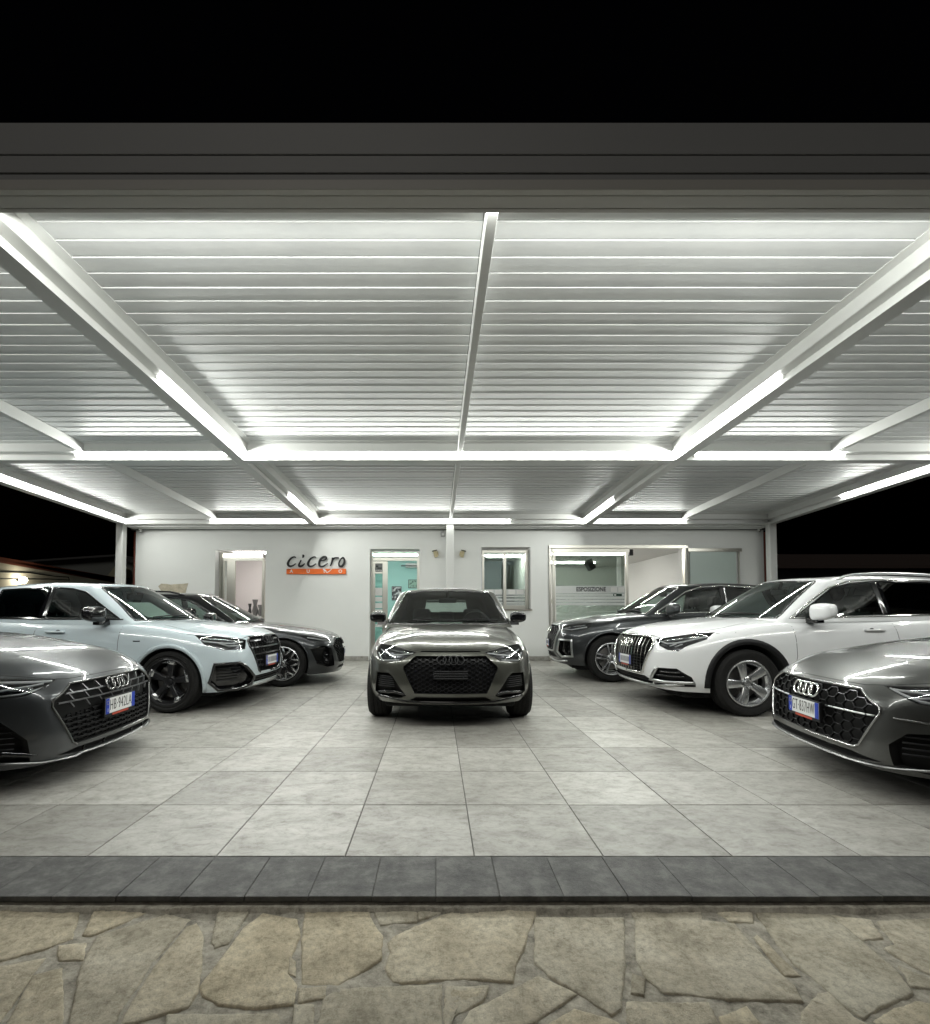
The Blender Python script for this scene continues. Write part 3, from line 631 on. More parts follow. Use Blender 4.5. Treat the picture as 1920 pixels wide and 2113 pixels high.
x_, z_ = W2(914.5, 1102, WY - .03); o = MB().rbox(-.055, .055, -.03, .025, -.07, .06, .02).build('wall_device', mat('grey_device', (.38, .38, .37), .5)); MB().cyl((0, -.032, -.01), (0, -.029, -.01), .03, n=16).build('disc', white_al, o)
MB().tube([(0, 0, .06), (.02, -.01, .11), (-.01, 0, .15), (.03, .01, .2)], .007).build('cable', mat('grey_device', (.38, .38, .37), .5), o); o.location = (x_, WY - .03, z_); tag(o, 'grey round sounder box with a cable beside the top of the centre post', 'alarm')
rust = mat('oxide_red', (.16, .035, .018), .45)
for (u0, u1, lb) in ((271.5, 276, 'oxide red downpipe at the left end of the showroom wall'), (1579, 1586, 'oxide red downpipe at the right end of the showroom wall')):
    xa, _ = W2(u0, 1200, WY - .0); xb, _ = W2(u1, 1200, WY - .0); k = MB().cyl(((xa + xb) / 2, 0, .02), ((xa + xb) / 2, 0, 2.98), (xb - xa) / 2, n=14)
    for zz in (.4, 1.5, 2.6): k.cyl(((xa + xb) / 2, 0, zz), ((xa + xb) / 2, 0, zz + .03), (xb - xa) / 2 + .008, n=14)
    o = k.build('downpipe', rust, None, True); o.location = (0, WY + .06, 0); tag(o, lb, 'downpipe', 'red downpipes at the wall ends')

# ================================================================ NEIGHBOURS
nb = empty('neighbour_building', (-12, 14, 0)); tag(nb, 'low cream building with red brown eaves board, lit by a lamp, far left', 'building')
XN = -12.
def onx(u, v, x=XN): d = ray(u, v); t = x / d.x; return Vector((x, d.y * t, CAMZ + d.z * t))
def strip(uv, th, name, m):
    top = [onx(u, v) for u, v in uv[:2]]; bot = [onx(u, v) for u, v in uv[2:]]; k = MB(); vs = []
    for dx in (0, -th):
        vs += [(p.x + dx, p.y, p.z) for p in (top[0], top[1], bot[1], bot[0])]
    k.add(vs, [(0, 1, 2, 3), (7, 6, 5, 4), (0, 4, 5, 1), (1, 5, 6, 2), (2, 6, 7, 3), (3, 7, 4, 0)]); return world_build(k, name, m, nb)
cream = mat('cream_plaster', (.62, .58, .45), .85); n_ = noise(cream, 1.2, 6, .6); r_ = ramp(cream, n_.outputs[0], [(.3, (.52, .48, .37)), (.7, (.68, .64, .51))]); L(cream, r_.outputs[0], base(cream))
strip([(-300, 1097), (262, 1195), (262, 1207), (-300, 1108)], .35, 'eaves_board', mat('eaves_red', (.20, .062, .035), .6))
strip([(-300, 1108.3), (262, 1207.3), (262, 1300), (-300, 1440)], .3, 'wall', cream)
mw = onx(35, 1197); lamp = empty('wall_lamp', (XN + .12, mw.y, mw.z)); tag(lamp, 'bright lamp fixed to the cream neighbouring wall on the far left', 'lamp')
MB().cyl((0, 0, 0), (-.12, 0, 0), .03).build('bracket', black_sat, lamp); k = MB().lathe([(.001, -.09), (.07, -.07), (.10, 0), (.07, .07), (.001, .09)], 16, 'z').build('bulb', emat('lamp_bulb', (1, .93, .75), 35), lamp, True); k.location = (.06, 0, 0)
cab = empty('wall_cable', (XN + .02, mw.y, mw.z)); tag(cab, 'dark cable sagging along the cream neighbouring wall', 'cable')
pts_ = [onx(u, v) for u, v in ((-60, 1176), (0, 1180), (60, 1182), (110, 1189), (140, 1191), (142, 1197), (100, 1195), (0, 1194))]; k = MB().tube([(p.x - XN, p.y - mw.y, p.z - mw.z) for p in pts_], .015, 6).build('cable', black_sat, cab)
# darker gabled house behind it
hs = empty('gabled_house', (-11, 24, 0)); tag(hs, 'unlit gabled house behind the cream building on the left', 'building')
def oy(u, v, y): p = ony(u, v, y); return (p.x, p.z)
gh = [oy(60, 1156, 24), oy(243, 1146, 24), oy(300, 1175, 24), oy(300, 1300, 24), oy(20, 1300, 24), oy(20, 1168, 24)]
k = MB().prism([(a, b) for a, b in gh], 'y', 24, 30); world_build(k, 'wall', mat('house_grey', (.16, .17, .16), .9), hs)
k = MB().prism([oy(40, 1157, 23.7), oy(243, 1143.5, 23.7), oy(310, 1176, 23.7), oy(310, 1180, 23.7), oy(243, 1147.5, 23.7), oy(40, 1161, 23.7)], 'y', 23.7, 30.2); world_build(k, 'roof', mat('roof_dark', (.06, .06, .06), .8), hs)
k = MB().prism([oy(222, 1192, 23.6), oy(245, 1162, 23.6), oy(262, 1175, 23.6), oy(262, 1192, 23.6)], 'y', 23.5, 23.9); world_build(k, 'dormer', mat('dormer_wall', (.3, .29, .2), .9), hs)
# right side: boundary wall, dark shed and bush
fw = empty('boundary_wall', (9.9, 10, 0)); tag(fw, 'unlit grey boundary wall beyond the right edge of the canopy', 'wall')
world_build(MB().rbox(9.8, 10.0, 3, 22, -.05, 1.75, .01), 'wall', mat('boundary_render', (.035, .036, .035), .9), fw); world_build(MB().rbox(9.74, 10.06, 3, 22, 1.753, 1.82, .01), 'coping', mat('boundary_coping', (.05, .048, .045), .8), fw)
shd = empty('dark_shed', (13, 20, 0)); tag(shd, 'unlit low shed with a shallow roof beyond the boundary wall on the right', 'shed')
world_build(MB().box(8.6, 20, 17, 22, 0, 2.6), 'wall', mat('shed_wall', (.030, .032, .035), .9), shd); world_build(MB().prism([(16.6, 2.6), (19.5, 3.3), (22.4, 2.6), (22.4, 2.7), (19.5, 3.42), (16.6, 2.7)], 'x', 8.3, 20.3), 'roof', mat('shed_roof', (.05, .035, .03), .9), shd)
# ================================================================ CAR BUILDER
# car frame: nose at x = 0 on the ground, forward +x, left +y; s = -x is the distance back from the nose
def lerp_tab(t, x): return float(np.interp(x, [p[0] for p in t], [p[1] for p in t]))
def cage(A, B, C, pos):
    """half box (y >= 0) with front, side, top and rear grids sharing their borders"""
    idx = {}; vs = []; fs = []
    def V(a, b, c):
        k = (a, b, c)
        if k not in idx: idx[k] = len(vs); vs.append(pos(a, b, c))
        return idx[k]
    for b in range(B):
        for c in range(C):
            fs.append((V(0, b, c), V(0, b + 1, c), V(0, b + 1, c + 1), V(0, b, c + 1)))
            fs.append((V(A, b + 1, c), V(A, b, c), V(A, b, c + 1), V(A, b + 1, c + 1)))
    for a in range(A):
        for c in range(C): fs.append((V(a, B, c), V(a + 1, B, c), V(a + 1, B, c + 1), V(a, B, c + 1)))
        for b in range(B): fs.append((V(a, b, C), V(a, b + 1, C), V(a + 1, b + 1, C), V(a + 1, b, C)))
    return vs, fs, idx
def subdivide(vs, fs, creases, lv):
    # mirror first so that the centre line stays smooth, subdivide, then keep the left half
    bm = bmesh.new(); cl = bm.edges.layers.float.new('crease_edge')
    bv = [bm.verts.new(v) for v in vs]; bmv = {}
    for i, v in enumerate(vs): bmv[i] = bv[i] if abs(v[1]) < 1e-6 else bm.verts.new((v[0], -v[1], v[2]))
    for f in fs:
        bm.faces.new([bv[i] for i in f]); 
        bm.faces.new([bmv[i] for i in f][::-1])
    bm.edges.ensure_lookup_table()
    for (i, j, w_) in creases:
        for q in (bv, bmv):
            e = bm.edges.get((q[i], q[j]))
            if e: e[cl] = w_
    me = bpy.data.meshes.new('cage'); bm.to_mesh(me); bm.free()
    o = bpy.data.objects.new('cage', me); COL.objects.link(o); md = o.modifiers.new('s', 'SUBSURF'); md.levels = md.render_levels = lv; md.boundary_smooth = 'PRESERVE_CORNERS'
    ev = o.evaluated_get(bpy.context.evaluated_depsgraph_get()); m2 = bpy.data.meshes.new_from_object(ev); bpy.data.objects.remove(o)
    n = len(m2.vertices); co = np.empty(n * 3); m2.vertices.foreach_get('co', co); co = co.reshape(-1, 3)
    no = np.array([v.vector for v in m2.vertex_normals]); polys = [tuple(p.vertices) for p in m2.polygons]; bpy.data.meshes.remove(m2)
    keep = [p for p in polys if min(co[i][1] for i in p) > -1e-5]
    used = sorted({i for p in keep for i in p}); mp = {i: k for k, i in enumerate(used)}
    co = co[used]; no = no[used]; co[np.abs(co[:, 1]) < 1e-5, 1] = 0
    return co, no, [tuple(mp[i] for i in p) for p in keep]
class Shell:
    """half body surface that can be cut into parts and drawn on"""
    def __init__(s, co, no, fs):
        s.co = co; s.no = no; s.fs = fs
        s.bvh = BVHTree.FromPolygons([tuple(c) for c in co], fs)
        s.bm = bmesh.new(); s.nl = s.bm.verts.layers.float_vector.new('n0')
        vv = [s.bm.verts.new(c) for c in co]
        for v, n in zip(vv, no): v[s.nl] = Vector(n)
        for f in fs: s.bm.faces.new([vv[i] for i in f])
    def hit(s, h, z, az):
        a = R(az); d = Vector((math.cos(a), math.sin(a), 0)); e = Vector((-math.sin(a), math.cos(a), 0))
        sg = 1
        if az == 'T': pass
        o = e * h + Vector((0, 0, z)) + d * 8
        if az == 90: o = Vector((-h, 8, z)); d = Vector((0, 1, 0))
        if az == 0 and h < 0: o.y = -h; sg = -1
        p, n, i, dist = s.bvh.ray_cast(o, -d)
        if p is None:
            p, n, i, dist = s.bvh.find_nearest(o - d * 8 + d * .0 if az != 90 else Vector((-h, .8, z)))
            if p is None: return Vector((0, 0, z)), d.copy()
        f = s.fs[i]; w_ = [1 / (1e-5 + (Vector(s.co[k]) - p).length) for k in f]; n = Vector((0, 0, 0))
        for k, q in zip(f, w_): n += Vector(s.no[k]) * q
        n.normalize()
        if sg < 0: p = Vector((p.x, -p.y, p.z)); n = Vector((n.x, -n.y, n.z))
        return p.copy(), n
    def top(s, sx, y):
        p, n, i, dist = s.bvh.ray_cast(Vector((-sx, abs(y), 5)), Vector((0, 0, -1)))
        if p is None: return Vector((-sx, y, 0)), Vector((0, 0, 1))
        f = s.fs[i]; n = Vector((0, 0, 0))
        for k in f: n += Vector(s.no[k])
        n.normalize()
        if y < 0: p = Vector((p.x, -p.y, p.z)); n = Vector((n.x, -n.y, n.z))
        return p.copy(), n
    def cut(s, poly, az, minz=-9):
        """cut the polygon (h, z) seen along azimuth az out of the shell, return its faces as (co, no, faces)"""
        a = R(az); d = Vector((math.cos(a), math.sin(a), 0)); e = Vector((-math.sin(a), math.cos(a), 0))
        if az == 90: d = Vector((0, 1, 0)); e = Vector((-1, 0, 0))
        if az == 180: e = Vector((0, 1, 0))
        def P(c): return (c.dot(e), c.z)
        hs = [p[0] for p in poly]; zs = [p[1] for p in poly]; h0, h1, z0, z1 = min(hs), max(hs), min(zs), max(zs)
        def near(f):
            q = [P(v.co) for v in f.verts]
            return max(a_[0] for a_ in q) > h0 - 1e-4 and min(a_[0] for a_ in q) < h1 + 1e-4 and max(a_[1] for a_ in q) > z0 - 1e-4 and min(a_[1] for a_ in q) < z1 + 1e-4
        cand = [f for f in s.bm.faces if (sum((v[s.nl].dot(d) for v in f.verts)) > .02 * len(f.verts)) and near(f)]
        n = len(poly)
        for i in range(n):
            p = poly[i]; q = poly[(i + 1) % n]; dx, dz = q[0] - p[0], q[1] - p[1]; L_ = math.hypot(dx, dz)
            if L_ < 1e-6: continue
            nn = e * (-dz / L_) + Vector((0, 0, dx / L_)); co = e * p[0] + Vector((0, 0, p[1]))
            sub = []; oth = []
            b0, b1 = min(p[0], q[0]) - .002, max(p[0], q[0]) + .002; c0, c1 = min(p[1], q[1]) - .002, max(p[1], q[1]) + .002
            for f in cand:
                if not f.is_valid: continue
                k = [P(v.co) for v in f.verts]
                if max(a_[0] for a_ in k) >= b0 and min(a_[0] for a_ in k) <= b1 and max(a_[1] for a_ in k) >= c0 and min(a_[1] for a_ in k) <= c1: sub.append(f)
                else: oth.append(f)
            if sub:
                geom = list({x for f in sub for x in list(f.verts) + list(f.edges)} | set(sub))
                r = bmesh.ops.bisect_plane(s.bm, geom=geom, dist=1e-5, plane_co=co, plane_no=nn)
                cand = oth + [g_ for g_ in r['geom'] if isinstance(g_, bmesh.types.BMFace)]
        def inside(h, z):
            c = False; j = n - 1
            for i in range(n):
                if (poly[i][1] > z) != (poly[j][1] > z) and h < (poly[j][0] - poly[i][0]) * (z - poly[i][1]) / (poly[j][1] - poly[i][1] + 1e-12) + poly[i][0]: c = not c
                j = i
            return c
        ins = []
        for f in cand:
            if not f.is_valid: continue
            q = f.calc_center_median(); hz = P(q)
            if inside(*hz): ins.append(f)
        vi = {}; co = []; no = []; fs = []
        for f in ins:
            k = []
            for v in f.verts:
                if v not in vi: vi[v] = len(co); co.append(v.co.copy()); nrm = v[s.nl].copy(); nrm.normalize(); no.append(nrm)
                k.append(vi[v])
            fs.append(tuple(k))
        bmesh.ops.delete(s.bm, geom=ins, context='FACES')
        return co, no, fs
    def rest(s):
        s.bm.verts.index_update(); co = [v.co.copy() for v in s.bm.verts]; no = []
        for v in s.bm.verts: q = v[s.nl].copy(); q.normalize(); no.append(q)
        return co, no, [tuple(v.index for v in f.verts) for f in s.bm.faces]
def sym(data, both=True):
    co, no, fs = data; n = len(co)
    return co + [Vector((c.x, -c.y, c.z)) for c in co], no + [Vector((v.x, -v.y, v.z)) for v in no], fs + [tuple(i + n for i in f[::-1]) for f in fs]
def mir(data):
    co, no, fs = data; return [Vector((c.x, -c.y, c.z)) for c in co], [Vector((v.x, -v.y, v.z)) for v in no], [f[::-1] for f in fs]
def mk(name, data, m, parent, off=0.):
    co, no, fs = data
    me = bpy.data.meshes.new(name)
    if not co: return link(name, me, m, parent)
    me.from_pydata([tuple(c + n * off) for c, n in zip(co, no)], [], fs); me.materials.append(m); me.shade_smooth()
    me.normals_split_custom_set_from_vertices([tuple(n) for n in no]); me.update()
    return link(name, me, None, parent)
def skirt(data, depth, dirv=None, name='recess', m=None, parent=None, taper=.0):
    """walls running inward from the border of a cut, closed by a floor: gives the opening depth"""
    co, no, fs = data; cnt = {}
    for f in fs:
        for i in range(len(f)):
            a, b = f[i], f[(i + 1) % len(f)]; cnt[(a, b)] = 1
    bd = [(a, b) for (a, b) in cnt if (b, a) not in cnt]; k = MB(); vs = []; q = []
    cen = sum(co, Vector()) / max(1, len(co))
    def push(i):
        d = (dirv if dirv is not None else no[i]); p = co[i] - d * depth; return p + (cen - d * depth - p) * taper
    for (a, b) in bd:
        if abs(co[a].y) < 1e-4 and abs(co[b].y) < 1e-4: continue
        k.add([co[a], co[b], push(b), push(a)], [(0, 1, 2, 3)])
    k.add([push(i) for i in range(len(co))], fs)
    return k
def ribbon(sh, pts, az, wd, th=.004, off=.0, closed=False, step=.035, k=None, mirror=False, cyc=None):
    """strip of section wd x th lying on the shell along the polyline pts"""
    k = k or MB(); P = []
    pl = pts + [pts[0]] if closed else pts
    for i in range(len(pl) - 1):
        a, b = pl[i], pl[i + 1]; m_ = max(1, int(math.hypot(b[0] - a[0], b[1] - a[1]) / step))
        for j in range(m_): P.append((a[0] + (b[0] - a[0]) * j / m_, a[1] + (b[1] - a[1]) * j / m_))
    if not closed: P.append(pl[-1])
    H = [(sh.top(*p) if az == 'T' else sh.hit(p[0], p[1], az)) for p in P]; n = len(H); vs = []
    for i in range(n):
        p, nr = H[i]; a = H[(i - 1) % n if closed else max(0, i - 1)][0]; b = H[(i + 1) % n if closed else min(n - 1, i + 1)][0]
        t = (b - a); t = t.normalized() if t.length > 1e-6 else Vector((1, 0, 0)); s_ = nr.cross(t).normalized()
        w_ = wd if not isinstance(wd, (list, tuple)) else np.interp(i / (n - 1), np.linspace(0, 1, len(wd)), wd)
        # lengthen mitres at sharp corners
        q0 = (p - a).normalized() if (p - a).length > 1e-6 else t; q1 = (b - p).normalized() if (b - p).length > 1e-6 else t
        cz = max(.5, math.sqrt(max(0, (1 + q0.dot(q1)) / 2))); w_ = w_ / cz
        vs += [p + s_ * w_ / 2 + nr * (off - .004), p + s_ * w_ / 2 * .86 + nr * (off + th), p - s_ * w_ / 2 * .86 + nr * (off + th), p - s_ * w_ / 2 + nr * (off - .004)]
    fs = []
    for i in range(n if closed else n - 1):
        a = i * 4; b = ((i + 1) % n) * 4; fs += [(a + j, a + j + 1, b + j + 1, b + j) for j in range(3)]
    if not closed: fs += [(0, 3, 2, 1), (n * 4 - 4, n * 4 - 3, n * 4 - 2, n * 4 - 1)]
    k.add(vs, fs)
    if mirror: k.add([(v[0], -v[1], v[2]) for v in vs], [f[::-1] for f in fs])
    return k
def mirror_mb(k):
    q = MB(); q.v = [(v[0], -v[1], v[2]) for v in k.v]; q.f = [f[::-1] for f in k.f]; q.mi = list(k.mi); return q

def two(k, name, m, car, smooth=True):
    if not k.v: return
    k.build(name, m, car, smooth); mirror_mb(k).build(name, m, car, smooth)
def build_wheel(parent, cx, cy, r, rimr, side, style, w_=.225, rot=0.):
    """one wheel standing on the ground; its outer face looks towards side (+1 left)"""
    wh = bpy.data.objects.new('wheel', None); COL.objects.link(wh); wh.parent = parent; wh.location = (cx, cy, r); wh.rotation_euler = (0, rot, 0) ; wh.empty_display_size = .1
    h = w_ / 2; key = (round(r, 3), round(rimr, 3), style['name'], side)
    if key not in WCACHE:
        s = side
        prof = [(rimr - .012, h * .55), (rimr - .006, h * .86), (rimr + .006, h * .93), (rimr + .016, h * .90), (rimr + (r - rimr) * .42, h * 1.03), (rimr + (r - rimr) * .72, h * 1.0), (r - .022, h * .90), (r - .006, h * .74)]
        gx = [.66, .40, .34, .06, -.0, -.06, -.34, -.40, -.66]
        tread = [(r - .001, h * .66), (r, h * .42), (r - .008, h * .40), (r - .008, h * .34), (r, h * .32), (r, h * .05), (r - .008, h * .03), (r - .008, -h * .03), (r, -h * .05), (r, -h * .32), (r - .008, -h * .34), (r - .008, -h * .40), (r, -h * .42), (r - .001, -h * .66)]
        full = prof + tread + [(a, -b) for a, b in prof[::-1]]
        ty = MB().lathe(full, 72, 'y')
        # tread blocks: shoulder ribs
        for i in range(72):
            a = 2 * math.pi * i / 72; c_, s_ = math.cos(a), math.sin(a); t_ = Vector((-s_, 0, c_)); rr_ = Vector((c_, 0, s_))
            for sy in (1, -1):
                p0 = rr_ * (r - .0245) + Vector((0, sy * h * .925, 0)); p1 = rr_ * (r + .0006) + Vector((0, sy * h * .70, 0)); p2 = rr_ * (r + .001) + Vector((0, sy * h * .44, 0))
                ty.add([p0 - t_ * .009, p0 + t_ * .009, p1 + t_ * .009, p1 - t_ * .009, p2 - t_ * .009, p2 + t_ * .009], [(0, 1, 2, 3), (3, 2, 5, 4)])
        rb = [(rimr - .004, h * .90), (rimr - .012, h * .93), (rimr - .020, h * .90), (rimr - .028, h * .66), (rimr - .045, h * .5), (rimr - .05, -h * .2), (rimr - .03, -h * .85), (rimr, -h * .9)]
        rm = MB(); rm.m = style.get('lipm', 0); rm.lathe([(a, b * s) for a, b in rb], 72, 'y')
        rm.m = 0; st = style; n = st['n']; R1 = rimr - .022
        def quadstrip(c0, c1, y0, y1, w0, w1, th=.03, m_=0, dirs=None):
            # tapered spoke between two points (x, z) in the wheel plane
            a = Vector((c0[0], 0, c0[1])); b = Vector((c1[0], 0, c1[1])); d = (b - a).normalized(); q = Vector((-d.z, 0, d.x))
            rm.m = m_; ring = []
            for t in (0, .35, .7, 1):
                p = a.lerp(b, t); wv = w0 + (w1 - w0) * t; yv = (y0 + (y1 - y0) * t) + .010 * math.sin(t * math.pi)
                ring.append([p + q * wv + Vector((0, s * (yv - th), 0)), p + q * wv * .94 + Vector((0, s * (yv - .006), 0)), p + q * wv * .72 + Vector((0, s * yv, 0)), p - q * wv * .72 + Vector((0, s * yv, 0)), p - q * wv * .94 + Vector((0, s * (yv - .006), 0)), p - q * wv + Vector((0, s * (yv - th), 0))])
            vs = [v for g_ in ring for v in g_]; fs = []
            for i in range(3):
                for j in range(6): a_ = i * 6; b_ = a_ + 6; fs.append((a_ + j, b_ + j, b_ + (j + 1) % 6, a_ + (j + 1) % 6))
            fs += [tuple(range(6)), tuple(range(18, 24))[::-1]]; rm.add(vs, fs)
        def pol(rad, ang): return (rad * math.cos(ang), rad * math.sin(ang))
        yo, yi = h * .80, h * .58
        for i in range(n):
            a = 2 * math.pi * i / n + math.pi / 2
            if st['kind'] == 'blade5':      # broad curved blades, darker flank
                quadstrip(pol(.05, a), pol(R1, a + .20), yi, yo, .036, .052, .04, 0); quadstrip(pol(.06, a + .16), pol(R1, a + .44), yi - .012, yo - .016, .016, .020, .035, 1)
            elif st['kind'] == 'twin5':
                for sgn in (-1, 1): quadstrip(pol(.06, a + sgn * .28), pol(R1, a + sgn * .15), yi, yo, .016, .017, .04, 0)
                quadstrip(pol(.06, a), pol(.15, a), yi - .012, yi + .0, .03, .028, .03, 1)
            elif st['kind'] == 'yten':
                quadstrip(pol(.05, a), pol(R1 * .62, a), yi, yi + .03, .017, .013, .035, 1)
                for sgn in (-1, 1): quadstrip(pol(R1 * .55, a), pol(R1, a + sgn * .27), yi + .026, yo, .013, .015, .04, 0)
                quadstrip(pol(.06, a + math.pi / n), pol(R1, a + math.pi / n), yi - .01, yo - .03, .011, .009, .03, 1)
            elif st['kind'] == 'blacktip':  # black angular spokes ending in bright tips
                quadstrip(pol(.045, a), pol(R1 * .80, a + .06), yi, yo - .012, .026, .034, .05, 0)
                quadstrip(pol(.05, a + .40), pol(R1, a + .30), yi - .02, yo - .03, .012, .014, .04, 0)
                quadstrip(pol(R1 * .80, a + .06), pol(R1 + .004, a + .075), yo - .012, yo, .034, .050, .04, 1)
                quadstrip(pol(R1 * .93, a + .05), pol(R1 * .93, a + .52), yo, yo - .004, .013, .004, .03, 1)
        rm.m = 0; rm.lathe([(.075, s * (yi - .03)), (.072, s * (yi - .004)), (.058, s * (yi + .004)), (.036, s * (yi - .006)), (.034, s * (yi + .008)), (.03, s * (yi + .012)), (.001, s * (yi + .013))], 30, 'y')
        rm.m = 1
        for i in range(5):
            q = pol(.052, 2 * math.pi * i / 5 + .3); rm.m = 2; rm.cyl((q[0], s * (yi - .02), q[1]), (q[0], s * (yi + .008), q[1]), .009, n=8)
        bd = MB().lathe([(.04, -.02), (rimr * .70, -.02), (rimr * .70, -.045 * 1), (.04, -.045)], 40, 'y'); bd.v = [(v[0], v[1] * s, v[2]) for v in bd.v]
        cal = MB(); a0 = .1
        pp_ = [pol(rimr * .72, a0 + t_) for t_ in np.linspace(-.45, .45, 7)] + [pol(rimr * .42, a0 + t_) for t_ in np.linspace(.45, -.45, 7)]
        cal.prism(pp_, 'y', s * -.055, s * .0)
        def M_(k, nm): 
            me = k.mesh(nm); b2 = bmesh.new(); b2.from_mesh(me); bmesh.ops.recalc_face_normals(b2, faces=b2.faces[:]); b2.to_mesh(me); b2.free(); return me
        tme = M_(ty, 'tyre'); tme.materials.append(tyre_m); tme.shade_smooth()
        rme = M_(rm, 'rim'); [rme.materials.append(q) for q in (style['m0'], style['m1'], dark_m)]; rme.shade_smooth()
        rme.set_sharp_from_angle(angle=R(35)); tme.set_sharp_from_angle(angle=R(40))
        dme = M_(bd, 'brake_disc'); dme.materials.append(mat('disc_metal', (.30, .29, .28), .35, 1.)); cme = M_(cal, 'brake_caliper'); cme.materials.append(mat('caliper', (.10, .10, .10), .5))
        WCACHE[key] = (tme, rme, dme, cme)
    for nm, me in zip(('tyre', 'rim', 'brake_disc', 'brake_caliper'), WCACHE[key]):
        o = bpy.data.objects.new(nm, me); COL.objects.link(o); o.parent = wh
    return wh
WCACHE = {}
tyre_m = mat('tyre_rubber', (.012, .012, .012), .75, spec=.25)
n_ = noise(tyre_m, 40, 5, .7); r_ = ramp(tyre_m, n_.outputs[0], [(.3, (.008, .008, .008)), (.7, (.017, .0165, .016))]); L(tyre_m, r_.outputs[0], base(tyre_m)); bump(tyre_m, n_.outputs[0], .25, .002)
car_glass = glassmat('car_glass', (.42, .50, .47), 1.6, 0, .035)
car_glass_clear = glassmat('windscreen_glass', (.70, .80, .76), 1.6, 0, .04)
car_glass_dark = glassmat('car_glass_dark', (.05, .06, .06), 1.5, 0, .04)
lens_m = glassmat('lamp_lens', (.92, .93, .93), 1.5, 0, .02)
cabin_m = mat('cabin_trim', (.035, .036, .037), .6); seat_m = mat('seat_fabric', (.045, .046, .048), .65)
lamp_in = mat('lamp_inner', (.10, .10, .11), .22, .8); lamp_chrome = mat('lamp_reflector', (.85, .86, .88), .10, 1.)
drl_m = mat('lamp_light_guide', (.92, .93, .95), .2)
plate_white = mat('plate_white', (.80, .81, .80), .35); plate_blue = mat('plate_blue', (.008, .045, .42), .35); plate_ink = mat('plate_ink', (.006, .006, .008), .5); plate_red = mat('plate_frame_red', (.45, .06, .03), .5)
grille_m = mat('grille_black', (.006, .006, .007), .45, spec=.3); void_m = mat('void_black', (.004, .004, .004), .9); well_m = mat('wheel_well', (.010, .010, .010), .9)
gap_m = mat('panel_gap', (.006, .006, .006), .8)

def circle(cx, cz, r, n=40, z0=None):
    return [(cx + r * math.cos(2 * math.pi * i / n), cz + r * math.sin(2 * math.pi * i / n)) for i in range(n)]
def rings(sh, zc, rr, m, parent, lift=.012, tw=.0085, az=0, sp=1.36):
    k = MB(); p0, n0 = sh.hit(0, zc, 0); up = Vector((0, 0, 1)); n0 = Vector((n0.x, 0, n0.z)).normalized(); v_ = (up - n0 * up.dot(n0)).normalized(); sd = Vector((0, 1, 0))
    for i in range(4):
        c = p0 + n0 * lift + sd * ((i - 1.5) * rr * sp); pts = [c + (sd * math.cos(2 * math.pi * j / 28) + v_ * math.sin(2 * math.pi * j / 28)) * rr - Vector((abs((c.y + rr * math.cos(2 * math.pi * j / 28))) ** 2 * .35, 0, 0)) for j in range(28)]
        k.tube(pts, tw, 8, closed=True)
    return k.build('emblem_rings', m, parent, True)
def plate(sh, zc, parent, txt, w_=.36, h_=.11, frame=True, lift=.02, tilt=0.):
    p, n = sh.hit(0, zc, 0); x = p.x + lift; e = bpy.data.objects.new('licence_plate', None); COL.objects.link(e); e.parent = parent; e.location = (x, 0, zc); e.rotation_euler = (0, -tilt, 0); e.empty_display_size = .1
    MB().rbox(-.02, .0, -w_ / 2 - .008, w_ / 2 + .008, -h_ / 2 - .022, h_ / 2 + .008, .004).build('plate_frame', black_sat, e)
    MB().box(.0, .003, -w_ / 2, w_ / 2, -h_ / 2, h_ / 2).build('plate_board', plate_white, e)
    for s in (-1, 1): MB().box(.002, .0042, min(s * w_ / 2, s * (w_ / 2 - .040)), max(s * w_ / 2, s * (w_ / 2 - .040)), -h_ / 2, h_ / 2).build('blue_band', plate_blue, e)
    MB().box(.0, .002, -.10, .10, -h_ / 2 - .020, -h_ / 2 - .005).build('dealer_strip', plate_red, e)
    if txt:
        me = text_mesh(txt, .112, .0006, .62, space=1.16, offset=-.0012); ww_ = max(v.co.x for v in me.vertices) - min(v.co.x for v in me.vertices); f_ = (w_ - .095) / ww_
        o = link('plate_characters', me, plate_ink, e); o.rotation_euler = (R(90), 0, R(90)); o.scale = (f_, 1, 1); o.location = (.0042, 0, 0)
        pass
    else:   # too small in the photograph to read: grey marks in place of characters
        k = MB()
        for j in range(7):
            y = -w_ / 2 + .062 + j * (w_ - .10) / 7 + (.006 if j > 1 else 0); k.box(.003, .0042, y, y + .022, -.030, .032)
        o = k.build('plate_characters', mat('plate_ink_grey', (.16, .16, .18), .6), e); o['kind'] = 'stuff'
    if True:
        me = text_mesh('I', .035, .0006, 1.); o = link('plate_characters', me, plate_white, e); o.rotation_euler = (R(90), 0, R(90)); o.location = (.0048, -w_ / 2 + .022, -.03)
        k = MB()
        for j in range(12): a = 2 * math.pi * j / 12; k.cyl((.0042, -w_ / 2 + .022 + .013 * math.cos(a), .025 + .013 * math.sin(a)), (.0050, -w_ / 2 + .022 + .013 * math.cos(a), .025 + .013 * math.sin(a)), .0022, n=5)
        k.build('star_circle', mat('plate_yellow', (.7, .55, .05), .5), e)
    return e
